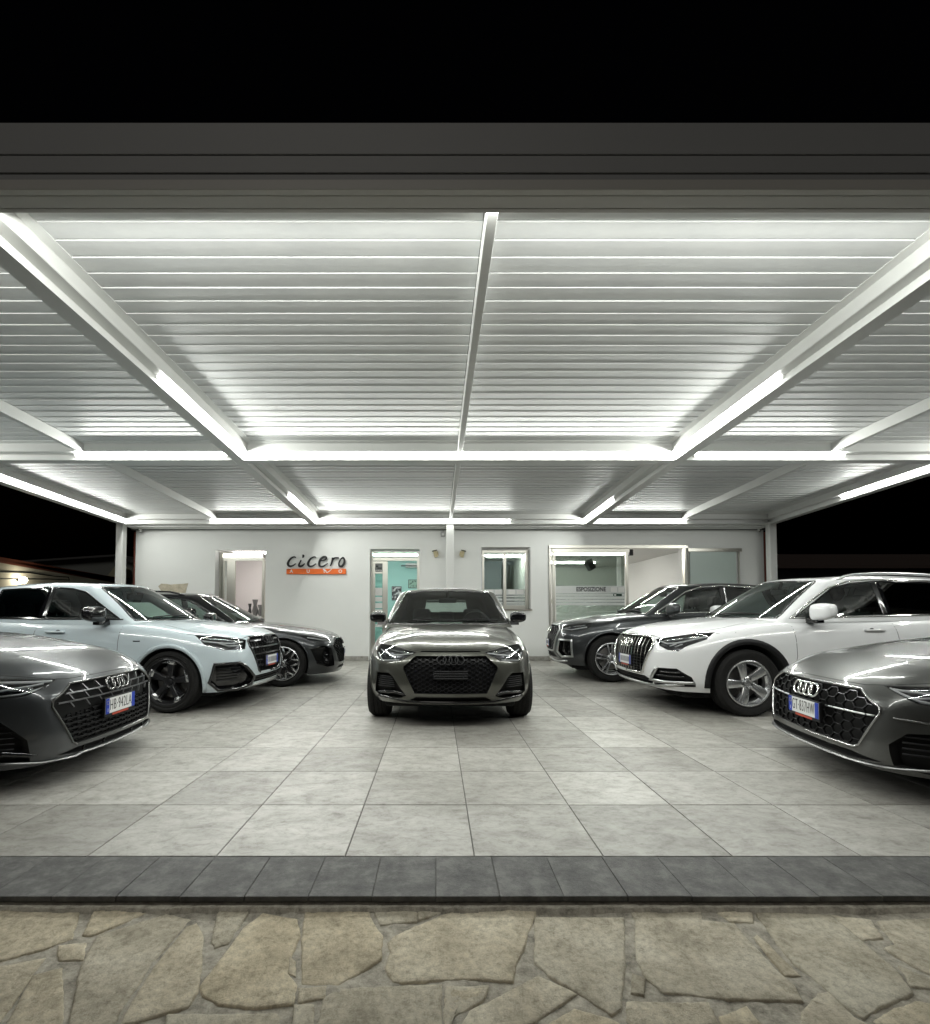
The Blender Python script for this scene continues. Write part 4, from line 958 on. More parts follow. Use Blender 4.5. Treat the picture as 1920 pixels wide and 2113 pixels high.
def clip_poly_segments(segs, poly):
    # keep the pieces of the segments inside a convex polygon
    out = []; n = len(poly); ar = sum(poly[i][0] * poly[(i + 1) % n][1] - poly[(i + 1) % n][0] * poly[i][1] for i in range(n)); pg = poly if ar > 0 else poly[::-1]
    for (a, b) in segs:
        t0, t1 = 0., 1.; ok = True
        for i in range(n):
            p, q = pg[i], pg[(i + 1) % n]; nx, ny = -(q[1] - p[1]), q[0] - p[0]
            d0 = (a[0] - p[0]) * nx + (a[1] - p[1]) * ny; d1 = (b[0] - p[0]) * nx + (b[1] - p[1]) * ny
            if d0 < 0 and d1 < 0: ok = False; break
            if d0 < 0: t0 = max(t0, d0 / (d0 - d1))
            elif d1 < 0: t1 = min(t1, d0 / (d0 - d1))
        if ok and t1 - t0 > 1e-3: out.append(((a[0] + (b[0] - a[0]) * t0, a[1] + (b[1] - a[1]) * t0), (a[0] + (b[0] - a[0]) * t1, a[1] + (b[1] - a[1]) * t1)))
    return out
def grille_lines(kind, poly):
    hs = [p[0] for p in poly]; zs = [p[1] for p in poly]; h0, h1, z0, z1 = min(hs), max(hs), min(zs), max(zs); S_ = []
    if kind[0] == 'hex':
        w_, h_ = kind[1], kind[2]; j = 0; z = z0 - h_
        while z < z1 + h_:
            x = h0 - w_ * 2 + (j % 2) * w_ * .75
            while x < h1 + w_:
                a = (x, z); b = (x + w_ * .25, z + h_ / 2); c = (x + w_ * .75, z + h_ / 2); d = (x + w_, z)
                S_ += [(a, b), (b, c), (c, d), ((x + w_ * .25, z - h_ / 2), a)] ; S_ += [(d, (x + w_ * .75, z - h_ / 2))] if False else []
                S_ += [(d, (x + w_ * .75, z - h_ / 2))]
                x += w_ * 1.5
            z += h_ / 2; j += 1
    elif kind[0] == 'vert':
        n = kind[1]
        for i in range(1, n): h = h0 + (h1 - h0) * i / n; S_.append(((h, z0), (h, z1)))
    elif kind[0] == 'horiz':
        for z in kind[1]: S_.append(((h0, z), (h1, z)))
    elif kind[0] == 'zig':
        for z in kind[1]:
            w_ = kind[2]; x = 0; up = 0
            for sgn in (1, -1):
                x = 0
                while abs(x) < max(abs(h0), abs(h1)):
                    x2 = x + w_; S_.append(((sgn * x, z), (sgn * x2 * 1., z))); S_.append(((sgn * (x + w_ * .35), z), (sgn * (x + w_ * .62), z + kind[3]))); x = x2
    return clip_poly_segments(S_, poly)

def build_car(sp):
    W = sp['W'] / 2; car = empty(sp['name'], (*sp['pos'], 0), R(sp['rz'])); tag(car, sp['label'], sp.get('cat', 'car'), 'cars displayed on the forecourt')
    BODY = sp['paint']; r = sp['wr']; wx = [sp['fo'], sp['fo'] + sp['wb']]; LN = sp['L']; LV = sp.get('lv', 2)
    # ---- lower body
    S_ = sp['stations'] if 'stations' in sp else [sp['corner'], .55, wx[0] - .30, wx[0], wx[0] + .32, wx[0] + .62, wx[0] + 1.05, (wx[0] + wx[1]) / 2 + .2, wx[1] - .5, wx[1] - .28, wx[1], wx[1] + .3, LN - .30, LN - .16]
    A = len(S_) - 1; fb = sp.get('fb', [0, .27, .52, .78, 1]); B = 4; tz = sp.get('tz', [0, .15, .34, .54, .72, .86, 1]); C = len(tz) - 1; sec = sp.get('sec', [.90, .975, 1.0, .992, .985, .965, .885])
    fx = sp['fx']      # x offset of the front profile per row
    bow = sp.get('bow', [0, .012, .05, .14])
    def zb(s): return lerp_tab(sp['zb'], s)
    def zs(s): return lerp_tab(sp['zs'], s)
    def zc(s): return lerp_tab(sp['zc'], s)
    def wf(s): return lerp_tab(sp['wf'], s) * W
    def pos(a, b, c):
        s = S_[a]
        if a == 0 and not (c == C):
            zz0, zz1 = zb(s), zs(s) + (zc(0.05) - zs(s)) * .5 * (1 - fb[b]); y = fb[b] * wf(s) * (sec[c] if b == B else 1 * (sec[c] * .3 + .7)); x = (fx[c] - bow[b]) if b < B else -s + fx[c] * .25
            zf0 = sp.get('zfb', zb(s)); z = (zf0 + (zb(s) - zf0) * fb[b] ** 2) + (zz1 - zb(s)) * tz[c]; return (x, y, z)
        if c == C and b < B:
            y = fb[b] * wf(s) * sec[C] * sp.get('hoodw', 1.)
            xs = -s
            if a < 4: xf = fx[C] - bow[b]; k = a / 4; xs = xf + (-S_[4] - xf) * (0, .19, .46, .72)[a] if a < 4 else -s
            if a > A - 2: xs = -s - (LN - S_[A]) * (1 - fb[b] ** 3) * (0.5 if a == A - 1 else 1)
            cr = sp.get('crown', [1, .985, .90, .55])[b]; z = zs(s) + (zc(-xs) - zs(s)) * cr
            if a == 0: z = zs(s) + (zc(0.05) - zs(s)) * cr
            return (xs, y, z)
        if a == A and b < B:
            zz0, zz1 = zb(s), zc(LN); y = fb[b] * wf(s) * (sec[c]); x = -(LN - .03 - (LN - s - .03) * fb[b] ** 3) + (.06 if c in (0,) else 0) + sp.get('rx', [.08, .02, 0, .0, .03, .05, .08])[c]
            return (x, y, zz0 + (zs(s) - zz0) * tz[c])
        z0, z1 = zb(s), zs(s); y = wf(s) * sec[c]
        if a == 0 and c == C: y = wf(s) * sec[C]
        return (-s + (fx[c] * .25 if a == 0 else 0), y, z0 + (z1 - z0) * tz[c])
    vs, fs, ix = cage(A, B, C, pos); cr = []
    for a in range(A):
        for (c, w_) in sp.get('crease_side', [(4, .8), (1, .4)]):
            if a >= 1: cr.append((ix[(a, B, c)], ix[(a + 1, B, c)], w_))
        for (b, w_) in sp.get('crease_hood', [(2, .6)]):
            if a < 6: cr.append((ix[(a, b, C)], ix[(a + 1, b, C)], w_))
        cr.append((ix[(a, B, 0)], ix[(a + 1, B, 0)], .6))
    for b in range(B):
        cr.append((ix[(0, b, C)], ix[(0, b + 1, C)], sp.get('crease_nose', .35))); cr.append((ix[(0, b, 0)], ix[(0, b + 1, 0)], .6))
    lo = Shell(*subdivide(vs, fs, cr, LV))
    # ---- cabin
    g = sp['cab']; S2 = g['s']; A2 = len(S2) - 1; C2 = 3; B2 = 4; f2 = [0, .3, .58, .84, 1]; tt = [0, .36, .74, 1]
    def rp(i):  # roof edge and belt points of station i: (belt s, roof s)
        return S2[i]
    def pos2(a, b, c):
        sb, sr = S2[a]; yb = lerp_tab(g['yb'], sb); yr = lerp_tab(g['yr'], sr); zbt = lerp_tab(g['zb'], sb) ; zr = lerp_tab(g['ze'], sr); zcn = lerp_tab(g['zc'], sr)
        if a == 0 and b < B2 and c < C2 + 1:
            f = f2[b]; s0 = g['cowl'] + (sb - g['cowl']) * f ** 2.2; z0 = g['zcowl'] + (zbt - g['zcowl']) * f ** 2; s1 = g['head'] + (sr - g['head']) * f ** 2.2; z1 = zcn + (zr - zcn) * [0, .03, .14, .42][b]
            t = tt[c]; bl = .012 * math.sin(math.pi * t)
            return (-(s0 + (s1 - s0) * t) + bl, f * (yb + (yr - yb) * t), z0 + (z1 - z0) * t + bl * 1.2)
        if a == A2 and b < B2 and c < C2 + 1:
            f = f2[b]; s0 = g['tailb'] + (sb - g['tailb']) * f ** 3; s1 = g['tailr'] + (sr - g['tailr']) * f ** 3; zt_ = lerp_tab(g['zc'], g['tailr']); z1 = zt_ + (zr - zt_) * [0, .03, .14, .42][b]; t = tt[c]
            return (-(s0 + (s1 - s0) * t) - .02 * math.sin(math.pi * t), f * (yb + (yr - yb) * t), zbt + (z1 - zbt) * t)
        if c == C2 and b < B2:
            return (-sr, f2[b] * yr, zr + (zcn - zr) * [1, .97, .86, .58][b])
        t = tt[c]; bl = .014 * math.sin(math.pi * t)
        return (-(sb + (sr - sb) * t), yb + (yr - yb) * t + bl, zbt + (zr - zbt) * t)
    vs, fs, ix = cage(A2, B2, C2, pos2); cr = []
    for c in range(C2): cr.append((ix[(0, B2, c)], ix[(0, B2, c + 1)], .45))
    for a in range(A2): cr.append((ix[(a, B2, C2)], ix[(a + 1, B2, C2)], .30))
    for b in range(B2): cr.append((ix[(0, b, C2)], ix[(0, b + 1, C2)], .5))
    up = Shell(*subdivide(vs, fs, cr, LV))
    sp['lo'] = lo; sp['up'] = up
    # ---- windscreen, side windows, rear window
    ws = up.cut(g['screen'], 0); mk('windscreen', sym(ws), car_glass_clear, car, -.004)
    k = MB(); sc_ = g['screen']; edge = [p for p in sc_ if p[0] > 1e-4]
    pl = sc_[:] if sc_[0][0] < 1e-4 else sc_
    ribbon(up, [(max(0, p[0]), p[1]) for p in pl], 0, .030, .0015, .0, k=k, mirror=True); k.build('windscreen_surround', black_gloss, car, True)
    for i, poly in enumerate(g['win']):
        d_ = up.cut(poly, 90); gm = g.get('winm', [car_glass] * 9)[i]
        for q in (d_, mir(d_)): mk('side_window', q, gm, car, -.006)
        k = skirt(d_, .03, Vector((0, 1, 0)))
        k.f = [f for f in k.f]; nb_ = len(d_[0]); 
        kk = MB(); ribbon(up, poly, 90, .020, .002, .0, closed=True, k=kk); two(kk, 'window_seal', black_gloss, car)
    if 'trim' in g:
        kk = MB(); ribbon(up, g['trim'], 90, g.get('trimw', .016), .006, .002, k=kk); two(kk, 'window_trim', g.get('trimm', chrome), car)
    if 'rearcut' in g:
        d_ = up.cut(g['rearcut'], 180); mk('rear_window', sym(d_), g.get('rearm', car_glass), car, -.004)
    # ---- wheel arches
    for i, sx in enumerate(wx):
        ra = sp['arch'] if not isinstance(sp['arch'], (list, tuple)) else sp['arch'][i]
        zcn_ = r + sp.get('archz', 0.)
        d_ = lo.cut([(sx + ra * math.cos(a), zcn_ + ra * math.sin(a)) for a in np.linspace(-.35, math.pi + .35, 34)] + [(sx - ra * .93, -.2), (sx + ra * .93, -.2)], 90)
        n = 28; k = MB(); ring = []
        ang = np.linspace(-.32, math.pi + .32, n)
        for sd_ in (1,):
            prof = []
            for a in ang:
                h_, z_ = sx + ra * math.cos(a), zcn_ + ra * math.sin(a); p, nn = lo.hit(h_, z_, 90); prof.append(p)
            vs_ = []
            for p in prof: vs_ += [(p.x, p.y - .002, p.z), (p.x, p.y - .035, p.z), (p.x, W - .62, p.z)]
            fs_ = []
            for j in range(n - 1): a_ = j * 3; fs_ += [(a_, a_ + 1, a_ + 4, a_ + 3), (a_ + 1, a_ + 2, a_ + 5, a_ + 4)]
            vs_ += [(-sx, W - .62, zcn_)]; c_ = len(vs_) - 1
            fs_ += [(j * 3 + 2, c_, j * 3 + 5) for j in range(n - 1)]
            k.add(vs_, fs_)
        two(k, 'wheel_well', well_m, car)
        al = MB(); aw = sp.get('archw', .022); lip = [(sx + (ra + aw / 2 - .004) * math.cos(a), zcn_ + (ra + aw / 2 - .004) * math.sin(a)) for a in np.linspace(-.30 if aw < .04 else -.42, math.pi + (.30 if aw < .04 else .42), 30)]
        lip = [p for p in lip if p[1] > zb(p[0]) + .0]
        ribbon(lo, lip, 90, aw, sp.get('archt', .006), .0, k=al); al.build('wheel_arch_trim', sp.get('archm', BODY), car, True); mirror_mb(al).build('wheel_arch_trim', sp.get('archm', BODY), car, True)
    # ---- front openings: [(name, azimuth, polygon, depth, material, centred?)]
    for op in sp['cuts']:
        d_ = lo.cut(op['poly'], op['az']); cen = op['az'] == 0 and min(p[0] for p in op['poly']) < 1e-3
        a = R(op['az']); dv = Vector((math.cos(a), math.sin(a), 0)); k = skirt(d_, op['depth'], dv, taper=op.get('taper', .0)); kk = [k] if not cen else [k]
        if op['kind'] == 'lamp':
            for q, s in ((k, 1), (mirror_mb(k), -1)):
                hl = q.build('headlight', lamp_in, car, True)
                mk('lens', d_ if s > 0 else mir(d_), lens_m, hl, .001)
                def put(name, lst, m_, off):
                    b = MB()
                    for (pl_, wd_, *rest_) in lst: ribbon(lo, pl_, op['az'], wd_, rest_[0] if rest_ else .006, off, k=b, step=.02)
                    if s < 0: b = mirror_mb(b)
                    b.build(name, m_, hl, True)
                if op.get('drl'): put('daytime_light', op['drl'], drl_m, -.006)
                if op.get('chromes'): put('reflector', op['chromes'], lamp_chrome, -.022)
                for (h_, z_, rr_) in op.get('proj', []):
                    p, nn = lo.hit(h_, z_, op['az']); b = MB().lathe([(.001, .0), (rr_ * .6, -.006), (rr_, -.02), (rr_ * 1.15, -.022), (rr_ * 1.2, -.05)], 20, 'x', tuple(p - dv * .03))
                    if s < 0: b = mirror_mb(b)
                    b.build('projector', mat('projector_glass', (.25, .27, .3), .05, .8), hl, True)
            kk = MB(); ribbon(lo, op['poly'], op['az'], .007, .0005, .0, closed=True, k=kk, mirror=True); kk.build('panel_gap', gap_m, car)['kind'] = 'stuff'
        else:
            if cen:
                k.add([(v[0], -v[1], v[2]) for v in k.v], [f[::-1] for f in k.f]); par = k.build(op['name'], op.get('mat', void_m), car, True); sides = [(par, 1)]
            else:
                pr = k.build(op['name'], op.get('mat', void_m), car, True); q = mirror_mb(k).build(op['name'], op.get('mat', void_m), car, True); sides = [(pr, 1), (q, -1)]
            for par, s in sides:
                for (nm, pts, wd_, th_, off_, m_, cl_) in op.get('strips', []):
                    for pl_ in pts:
                        b = MB(); full = [(-q[0], q[1]) for q in pl_[::-1] if q[0] > 1e-3] + pl_ if (cen and nm[0] == '!') else pl_
                        ribbon(lo, full, op['az'], wd_, th_, off_, k=b, closed=cl_, step=.03)
                        if s < 0: b = mirror_mb(b)
                        b.build(nm.strip('!'), m_, par, True)
                        if cen and nm[0] != '!': mirror_mb(b).build(nm, m_, par, True)
                if 'mesh' in op:
                    for (kind, pl_, wd_, th_, off_, m_) in op['mesh']:
                        b = MB(); full = pl_
                        if cen: full = [p for p in pl_] + [(-p[0], p[1]) for p in pl_[::-1] if p[0] > 1e-3]
                        for (a_, b_) in grille_lines(kind, full): ribbon(lo, [a_, b_], op['az'], wd_, th_, off_, k=b, step=.08)
                        if s < 0: b = mirror_mb(b)
                        o = b.build('grille_mesh', m_, par); o['kind'] = 'stuff'
    # ---- patches: thin shaped pieces lying on the body
    for (nm, az, poly, th_, m_, both) in sp.get('patches', []):
        d_ = lo.cut(poly, az)
        if both: mk(nm, d_, m_, car, th_); mk(nm, mir(d_), m_, car, th_)
        else: mk(nm, sym(d_), m_, car, th_)
        if both:
            kk = MB(); ribbon(lo, poly, az, .006, th_ + .0006, 0, closed=True, k=kk, mirror=True); kk.build('panel_gap', gap_m, car)['kind'] = 'stuff'
    for (nm, az, pts, wd_, th_, m_, cl_) in sp.get('strips', []):
        for pl_ in pts:
            b = MB(); full = pl_ if az != 0 else [(-q[0], q[1]) for q in pl_[::-1] if q[0] > 1e-3] + pl_
            ribbon(up if nm.startswith('^') else lo, full, az, wd_, th_, 0, k=b, closed=cl_)
            if az == 0: b.build(nm.strip('^'), m_, car, True)
            else: two(b, nm.strip('^'), m_, car)
    # ---- shut lines
    b = MB()
    for (az, pl_) in sp['gaps']: ribbon(lo, pl_, az, .0065, .0004, 0, k=b, mirror=True, step=.03)
    b.build('panel_gap', gap_m, car)['kind'] = 'stuff'
    mk('body', sym(lo.rest()), BODY, car); mk('roof', sym(up.rest()), sp.get('roofpaint', BODY), car)
    k = MB(); k.rbox(-LN + .25, -.35, -W + .22, W - .22, .17, .34, .03); k.box(-(wx[0] - .3), -.30, -W + .25, W - .25, .2, .5)
    k.build('underbody', void_m, car)
    # ---- wheels
    for i, sx in enumerate(wx):
        for s in (-1, 1): build_wheel(car, -sx, s * (W - .1125 - sp.get('tin', .018)), r, sp['rim'], s, sp['wheel'], .225, rot=sp.get('wrot', .3) + i)
    # ---- mirrors
    mi = sp['mirror']; sx, y_, z_ = mi['p']; sc2 = mi.get('sc', 1.)
    for s in (1, -1):
        bm = bmesh.new(); bmesh.ops.create_cube(bm, size=1)
        for v in bm.verts:
            x, y, z = v.co; out = y > 0
            v.co = (x * .15 * (1.0 if not out else .66) - (.02 if out else 0) , y * .23, z * .185 * (1. if not out else .68) + (.012 if out else 0) - (.0 if x < 0 else .01))
        bmesh.ops.subdivide_edges(bm, edges=bm.edges[:], cuts=2, use_grid_fill=True)
        for v in bm.verts:
            q = Vector((v.co.x / .075, v.co.y / .115, v.co.z / .092)); f = 1 / max(1, (abs(q.x) ** 4 + abs(q.y) ** 4 + abs(q.z) ** 4) ** .25); v.co *= (f * .55 + .45)
        for it in range(2): bmesh.ops.smooth_vert(bm, verts=bm.verts[:], factor=.5, use_axis_x=True, use_axis_y=True, use_axis_z=True)
        bmesh.ops.scale(bm, vec=(1.15, 1.15, 1.15), verts=bm.verts[:])
        for v in bm.verts: v.co = Vector((v.co.x * sc2 - sx, s * (y_ + .115 * sc2 + v.co.y * sc2), z_ + v.co.z * sc2))
        me = bpy.data.meshes.new('m'); 
        if s < 0: bmesh.ops.reverse_faces(bm, faces=bm.faces[:])
        bm.to_mesh(me); bm.free(); me.materials.append(mi['m']); me.shade_smooth()
        o = link('wing_mirror', me, None, car); o.modifiers.new('s', 'SUBSURF').levels = 1; o.modifiers['s'].render_levels = 2
        k = MB().prism([(-sx + .05, z_ - .115 * sc2), (-sx - .035, z_ - .11 * sc2), (-sx - .03, z_ - .045), (-sx + .035, z_ - .045)], 'y', s * (y_ - .06), s * (y_ + .10)); k.build('mirror_foot', black_gloss, o)
        k = MB().rbox(-sx - .092 * sc2, -sx - .070 * sc2, min(s * (y_ + .03), s * (y_ + .19 * sc2)), max(s * (y_ + .03), s * (y_ + .19 * sc2)), z_ - .05 * sc2, z_ + .055 * sc2, .008); k.build('mirror_glass', mat('mirror_glass', (.7, .72, .72), .03, 1.), o)
    # ---- interior: dashboard, wheel, seats, rear bench, rear view mirror
    zbel = g['zcowl']; yb0 = lerp_tab(g['yb'], g['cowl'] + .8) - .09; cw = g['cowl']
    k = MB().rbox(-cw - .72, -cw - .10, -yb0, yb0, zbel - .22, zbel - .035, .03); k.build('dashboard', cabin_m, car)
    sw = MB(); cxs, czs = -cw - .82, zbel - .02
    pts = [(cxs + .10 * math.sin(a) * .35 * 1, .37 + .185 * math.cos(a), czs + .185 * math.sin(a)) for a in np.linspace(0, 2 * math.pi, 25)[:-1]]
    sw.tube(pts, .014, 8, closed=True); sw.rbox(cxs - .01, cxs + .03, .30, .44, czs - .05, czs + .05, .015); sw.cyl((cxs, .2, czs), (cxs, .54, czs), .012); sw.build('steering_wheel', cabin_m, car, True)
    hz = g.get('hz', zbel)
    def seat(x, y, w2, zt_):
        s_ = MB().rbox(x - .10, x + .02, y - w2, y + w2, .45, zt_ - .20, .045); o = s_.build('seat', seat_m, car)
        MB().rbox(x - .13, x - .03, y - .13, y + .13, zt_ - .17, zt_, .04).build('headrest', seat_m, o); MB().cyl((x - .07, y - .06, zt_ - .25), (x - .07, y - .06, zt_ - .1), .007).cyl((x - .07, y + .06, zt_ - .25), (x - .07, y + .06, zt_ - .1), .007).build('headrest_post', satin, o)
    st_ = g.get('seattop', zbel + .22)
    for y in (-.37, .37): seat(-cw - 1.45, y, .24, st_)
    for y in (-.42, 0, .42): seat(-cw - 2.28, y, .22, g.get('reartop', st_ - .05))
    k = MB().rbox(-g['head'] - .02, -g['head'] + .03, -.12, .12, lerp_tab(g['zc'], g['head']) - .19, lerp_tab(g['zc'], g['head']) - .12, .015); k.cyl((-g['head'], 0, lerp_tab(g['zc'], g['head']) - .14), (-g['head'] - .03, 0, lerp_tab(g['zc'], g['head']) - .03), .02); k.build('rear_view_mirror', black_sat, car)
    MB().box(-LN + .35, -cw - .08, -yb0 - .02, yb0 + .02, .40, .47).build('cabin_floor', cabin_m, car)
    # wipers
    k = MB()
    for (y0, y1, dz) in ((-.50, .08, 0), (.05, .60, 0)):
        pts = []
        for t in np.linspace(0, 1, 7):
            y = y0 + (y1 - y0) * t; p, n_v = up.hit(y, zbel + sp.get('wipz', .045) + .02 * math.sin(t * 3.1), 0); pts.append(p + n_v * .012)
        k.tube(pts, .007, 6)
    k.build('wiper', black_sat, car)
    if sp.get('papers'):
        for (y0, y1, z0_, z1_) in sp['papers']:
            q = []
            for (y, z) in ((y0, z0_), (y1, z0_), (y1, z1_), (y0, z1_)): p, nn = up.hit(y, z, 0); q.append(p - nn * .03)
            q2 = [p - Vector((.002, 0, .001)) for p in q]; MB().add(q + q2, [(0, 1, 2, 3), (7, 6, 5, 4), (0, 4, 5, 1), (1, 5, 6, 2), (2, 6, 7, 3), (3, 7, 4, 0)]).build('price_sheet', mat('price_paper', (.70, .78, .74), .6), car)
    if 'handles' in sp:
        for (h_, z_) in sp['handles']:
            p, nn = lo.hit(h_, z_, 90)
            for s in (1, -1):
                k = MB().rbox(p.x - .11, p.x + .11, min(s * (p.y - .005), s * (p.y + .034)), max(s * (p.y - .005), s * (p.y + .034)), p.z - .012, p.z + .012, .010); k.build('door_handle', BODY, car, True)
                k = MB().lathe([(.001, .004), (.030, .003), (.036, -.004)], 18, 'y', (p.x + .02, p.y, p.z - .012)); k = k if s > 0 else mirror_mb(k); k.v = [(v[0], v[1], v[2]) for v in k.v]; k.build('handle_recess', black_sat, car, True)
    if 'rails' in sp:
        for s in (1, -1):
            pts = []; y_r, s0_, s1_ = sp['rails']
            for t in np.linspace(0, 1, 17):
                sx_ = s0_ + (s1_ - s0_) * t; p, nn = up.top(sx_, y_r); lift = .045 * min(1, math.sin(math.pi * min(max(t, .0), 1.)) * 3.2); pts.append((p.x, s * p.y, p.z + lift - .004))
            MB().tube(pts, .014, 8).build('roof_rail', sp.get('railm', satin), car, True)
    if 'rings' in sp: rings(lo, *sp['rings'][:2], sp['rings'][2], car, lift=sp['rings'][3])
    if 'plate' in sp: plate(lo, sp['plate'][0], car, sp['plate'][1], lift=sp['plate'][2], tilt=sp['plate'][3] if len(sp['plate']) > 3 else 0)
    if 'extra' in sp: sp['extra'](sp, car)
    lo.bm.free(); up.bm.free()
    return car
# ================================================================ THE CARS
def HZ(az, *pts):
    a = R(az); return [(y * math.cos(a) + s * math.sin(a), z) for (y, s, z) in pts]
grey_green = paint('paint_olive_grey', (.100, .101, .087), .65, .28, flake=.25)
grey_dark = paint('paint_graphite', (.050, .054, .058), .6, .30, flake=.25)
grey_mid = paint('paint_steel_grey', (.085, .087, .084), .65, .30, flake=.25)
white_p = paint('paint_white', (.78, .79, .80), 0., .3)
blue_p = paint('paint_pale_blue', (.56, .64, .68), 0., .3)
rim_silver = mat('rim_silver', (.62, .63, .64), .25, .9); rim_dark = mat('rim_dark', (.02, .02, .022), .3, .3)
W_T5 = dict(name='blade', n=5, kind='blade5', m0=rim_silver, m1=mat('rim_grey', (.22, .22, .23), .3, .8))
W_TW = dict(name='twin', n=5, kind='twin5', m0=rim_silver, m1=rim_dark)
W_Y = dict(name='yspoke', n=8, kind='yten', m0=rim_silver, m1=rim_dark)
W_BT = dict(name='btip', n=5, kind='blacktip', m0=rim_dark, m1=rim_silver)

# ---- centre car
satin_dk = mat('satin_dark', (.30, .30, .30), .3, 1.)
gp = [(-.01, .705), (.34, .705), (.455, .60), (.455, .575), (.345, .35), (-.01, .35)]
A1 = dict(name='hatchback_car', label='olive grey hatchback without licence plate facing the camera in the middle', cat='car', pos=(.14, 4.62), rz=-90.5, paint=grey_green,
  L=4.05, W=1.76, wr=.325, rim=.225, fo=.78, wb=2.56, corner=.30, lv=3,
  zb=[(0, .255), (.6, .22), (1.2, .20), (3.2, .2), (4.05, .26)],
  zs=[(.3, .735), (.55, .815), (.8, .865), (1.2, .92), (1.8, .955), (3.0, .97), (3.8, .95), (4.05, .9)],
  zc=[(0, .755), (.05, .775), (.3, .865), (.7, .935), (1.1, .985), (1.3, 1.0), (3.8, 1.0), (4.05, .95)],
  wf=[(.3, .90), (.55, .965), (.8, 1.0), (1.3, .985), (2.2, .98), (3.2, 1.0), (3.7, .97), (4.05, .86)],
  fx=[-.09, -.02, .0, -.01, -.03, -.05, -.12], arch=.365, archw=.02,
  cab=dict(cowl=1.06, zcowl=.965, head=1.93, tailb=3.97, tailr=3.66, s=[(1.36, 2.06), (1.75, 2.22), (2.2, 2.5), (2.7, 2.85), (3.2, 3.2), (3.75, 3.58)],
    yb=[(1.06, .76), (1.36, .79), (2, .815), (3, .81), (3.8, .72)], yr=[(1.95, .645), (2.6, .665), (3.6, .58)], zb=[(1.0, .93), (1.8, .94), (3.8, .95)],
    ze=[(1.95, 1.375), (2.5, 1.41), (3.2, 1.39), (3.65, 1.34)], zc=[(1.9, 1.435), (2.5, 1.47), (3.2, 1.45), (3.7, 1.39)],
    screen=[(-.01, .985), (.74, .985), (.73, 1.03), (.56, 1.375), (.54, 1.395), (-.01, 1.41)],
    win=[[(1.50, 1.0), (2.42, 1.0), (2.42, 1.385), (2.15, 1.36)], [(2.50, 1.0), (3.45, 1.02), (3.38, 1.30), (3.2, 1.355), (2.50, 1.385)]],
    rearcut=[(-.01, 1.12), (.37, 1.12), (.33, 1.325), (-.01, 1.33)], seattop=1.17, reartop=1.13, rearm=MATS['windscreen_glass']),
  cuts=[dict(kind='open', name='grille', az=0, poly=gp, depth=.05, strips=[('!grille_frame', [[(max(0, p[0]), p[1]) for p in gp]], .014, .006, .0, black_gloss, False)] and [],
          mesh=[(('hex', .050, .044), [(0, .705)] + gp[1:5] + [(0, .35)], .008, .006, -.034, mat('mesh_black', (.010, .010, .013), .35, spec=.4))]),
        dict(kind='lamp', name='headlight', az=20, poly=HZ(20, (.365, .06, .735), (.62, .14, .785), (.77, .36, .80), (.765, .36, .72), (.70, .22, .64), (.50, .10, .655)), depth=.07,
             drl=[(HZ(20, (.39, .07, .728), (.60, .14, .70), (.74, .30, .75)), .012), (HZ(20, (.55, .11, .665), (.62, .14, .70)), .01), (HZ(20, (.52, .10, .662), (.69, .22, .650), (.745, .33, .72)), .012)],
             chromes=[(HZ(20, (.45, .09, .742), (.74, .33, .785)), .022)], proj=[HZ(20, (.60, .14, .672))[0] + (.026,), HZ(20, (.68, .22, .70))[0] + (.024,)]),
        dict(kind='open', name='side_intake', az=12, poly=HZ(12, (.735, .22, .53), (.62, .10, .535), (.57, .08, .50), (.44, .03, .325), (.50, .05, .295), (.70, .2, .30), (.76, .28, .335)), depth=.06,
             strips=[('grille_bar', [HZ(12, (.56, .1, z), (.74, .26, z)) for z in (.50, .48, .46, .44, .42, .40)], .008, .006, -.02, grille_m, False), ('trim', [HZ(12, (.45, .03, .318), (.56, .08, .345), (.66, .16, .335), (.76, .26, .32))], .030, .02, -.03, black_gloss, False)]),
        dict(kind='open', name='lower_intake', az=0, poly=[(-.01, .318), (.33, .318), (.40, .275), (-.01, .272)], depth=.05),
        dict(kind='open', name='hood_slot', az=0, poly=[(-.01, .752), (.28, .752), (.30, .738), (-.01, .738)], depth=.03)],
  gaps=[(0, [(0, .762), (.28, .762), (.36, .752), (.55, .795), (.70, .822)]), (90, [(1.30, .93), (1.30, .60), (1.22, .28), (2.35, .24)]), (90, [(2.42, .95), (2.44, .5), (2.40, .24)]), ('T', [(1.05, .66), (.8, .69), (.5, .68)])],
  mirror=dict(p=(1.62, .80, 1.06), m=black_gloss, sc=.84), wheel=W_TW, plateless=True, rings=(.665, .042, grille_m, .0),
  strips=[('lower_lip', 0, [[(0, .262), (.42, .262), (.55, .285), (.72, .30)]], .02, .010, black_gloss, False), ('plate_mount', 0, [[(0, z_), (.165, z_)] for z_ in (.562, .540, .518, .496)], .016, .004, mat('mount_black', (.010, .010, .011), .5, spec=.3), False)])

def S(**k): return k
MIR = lambda p, m, sc=1.: dict(p=p, m=m, sc=sc)
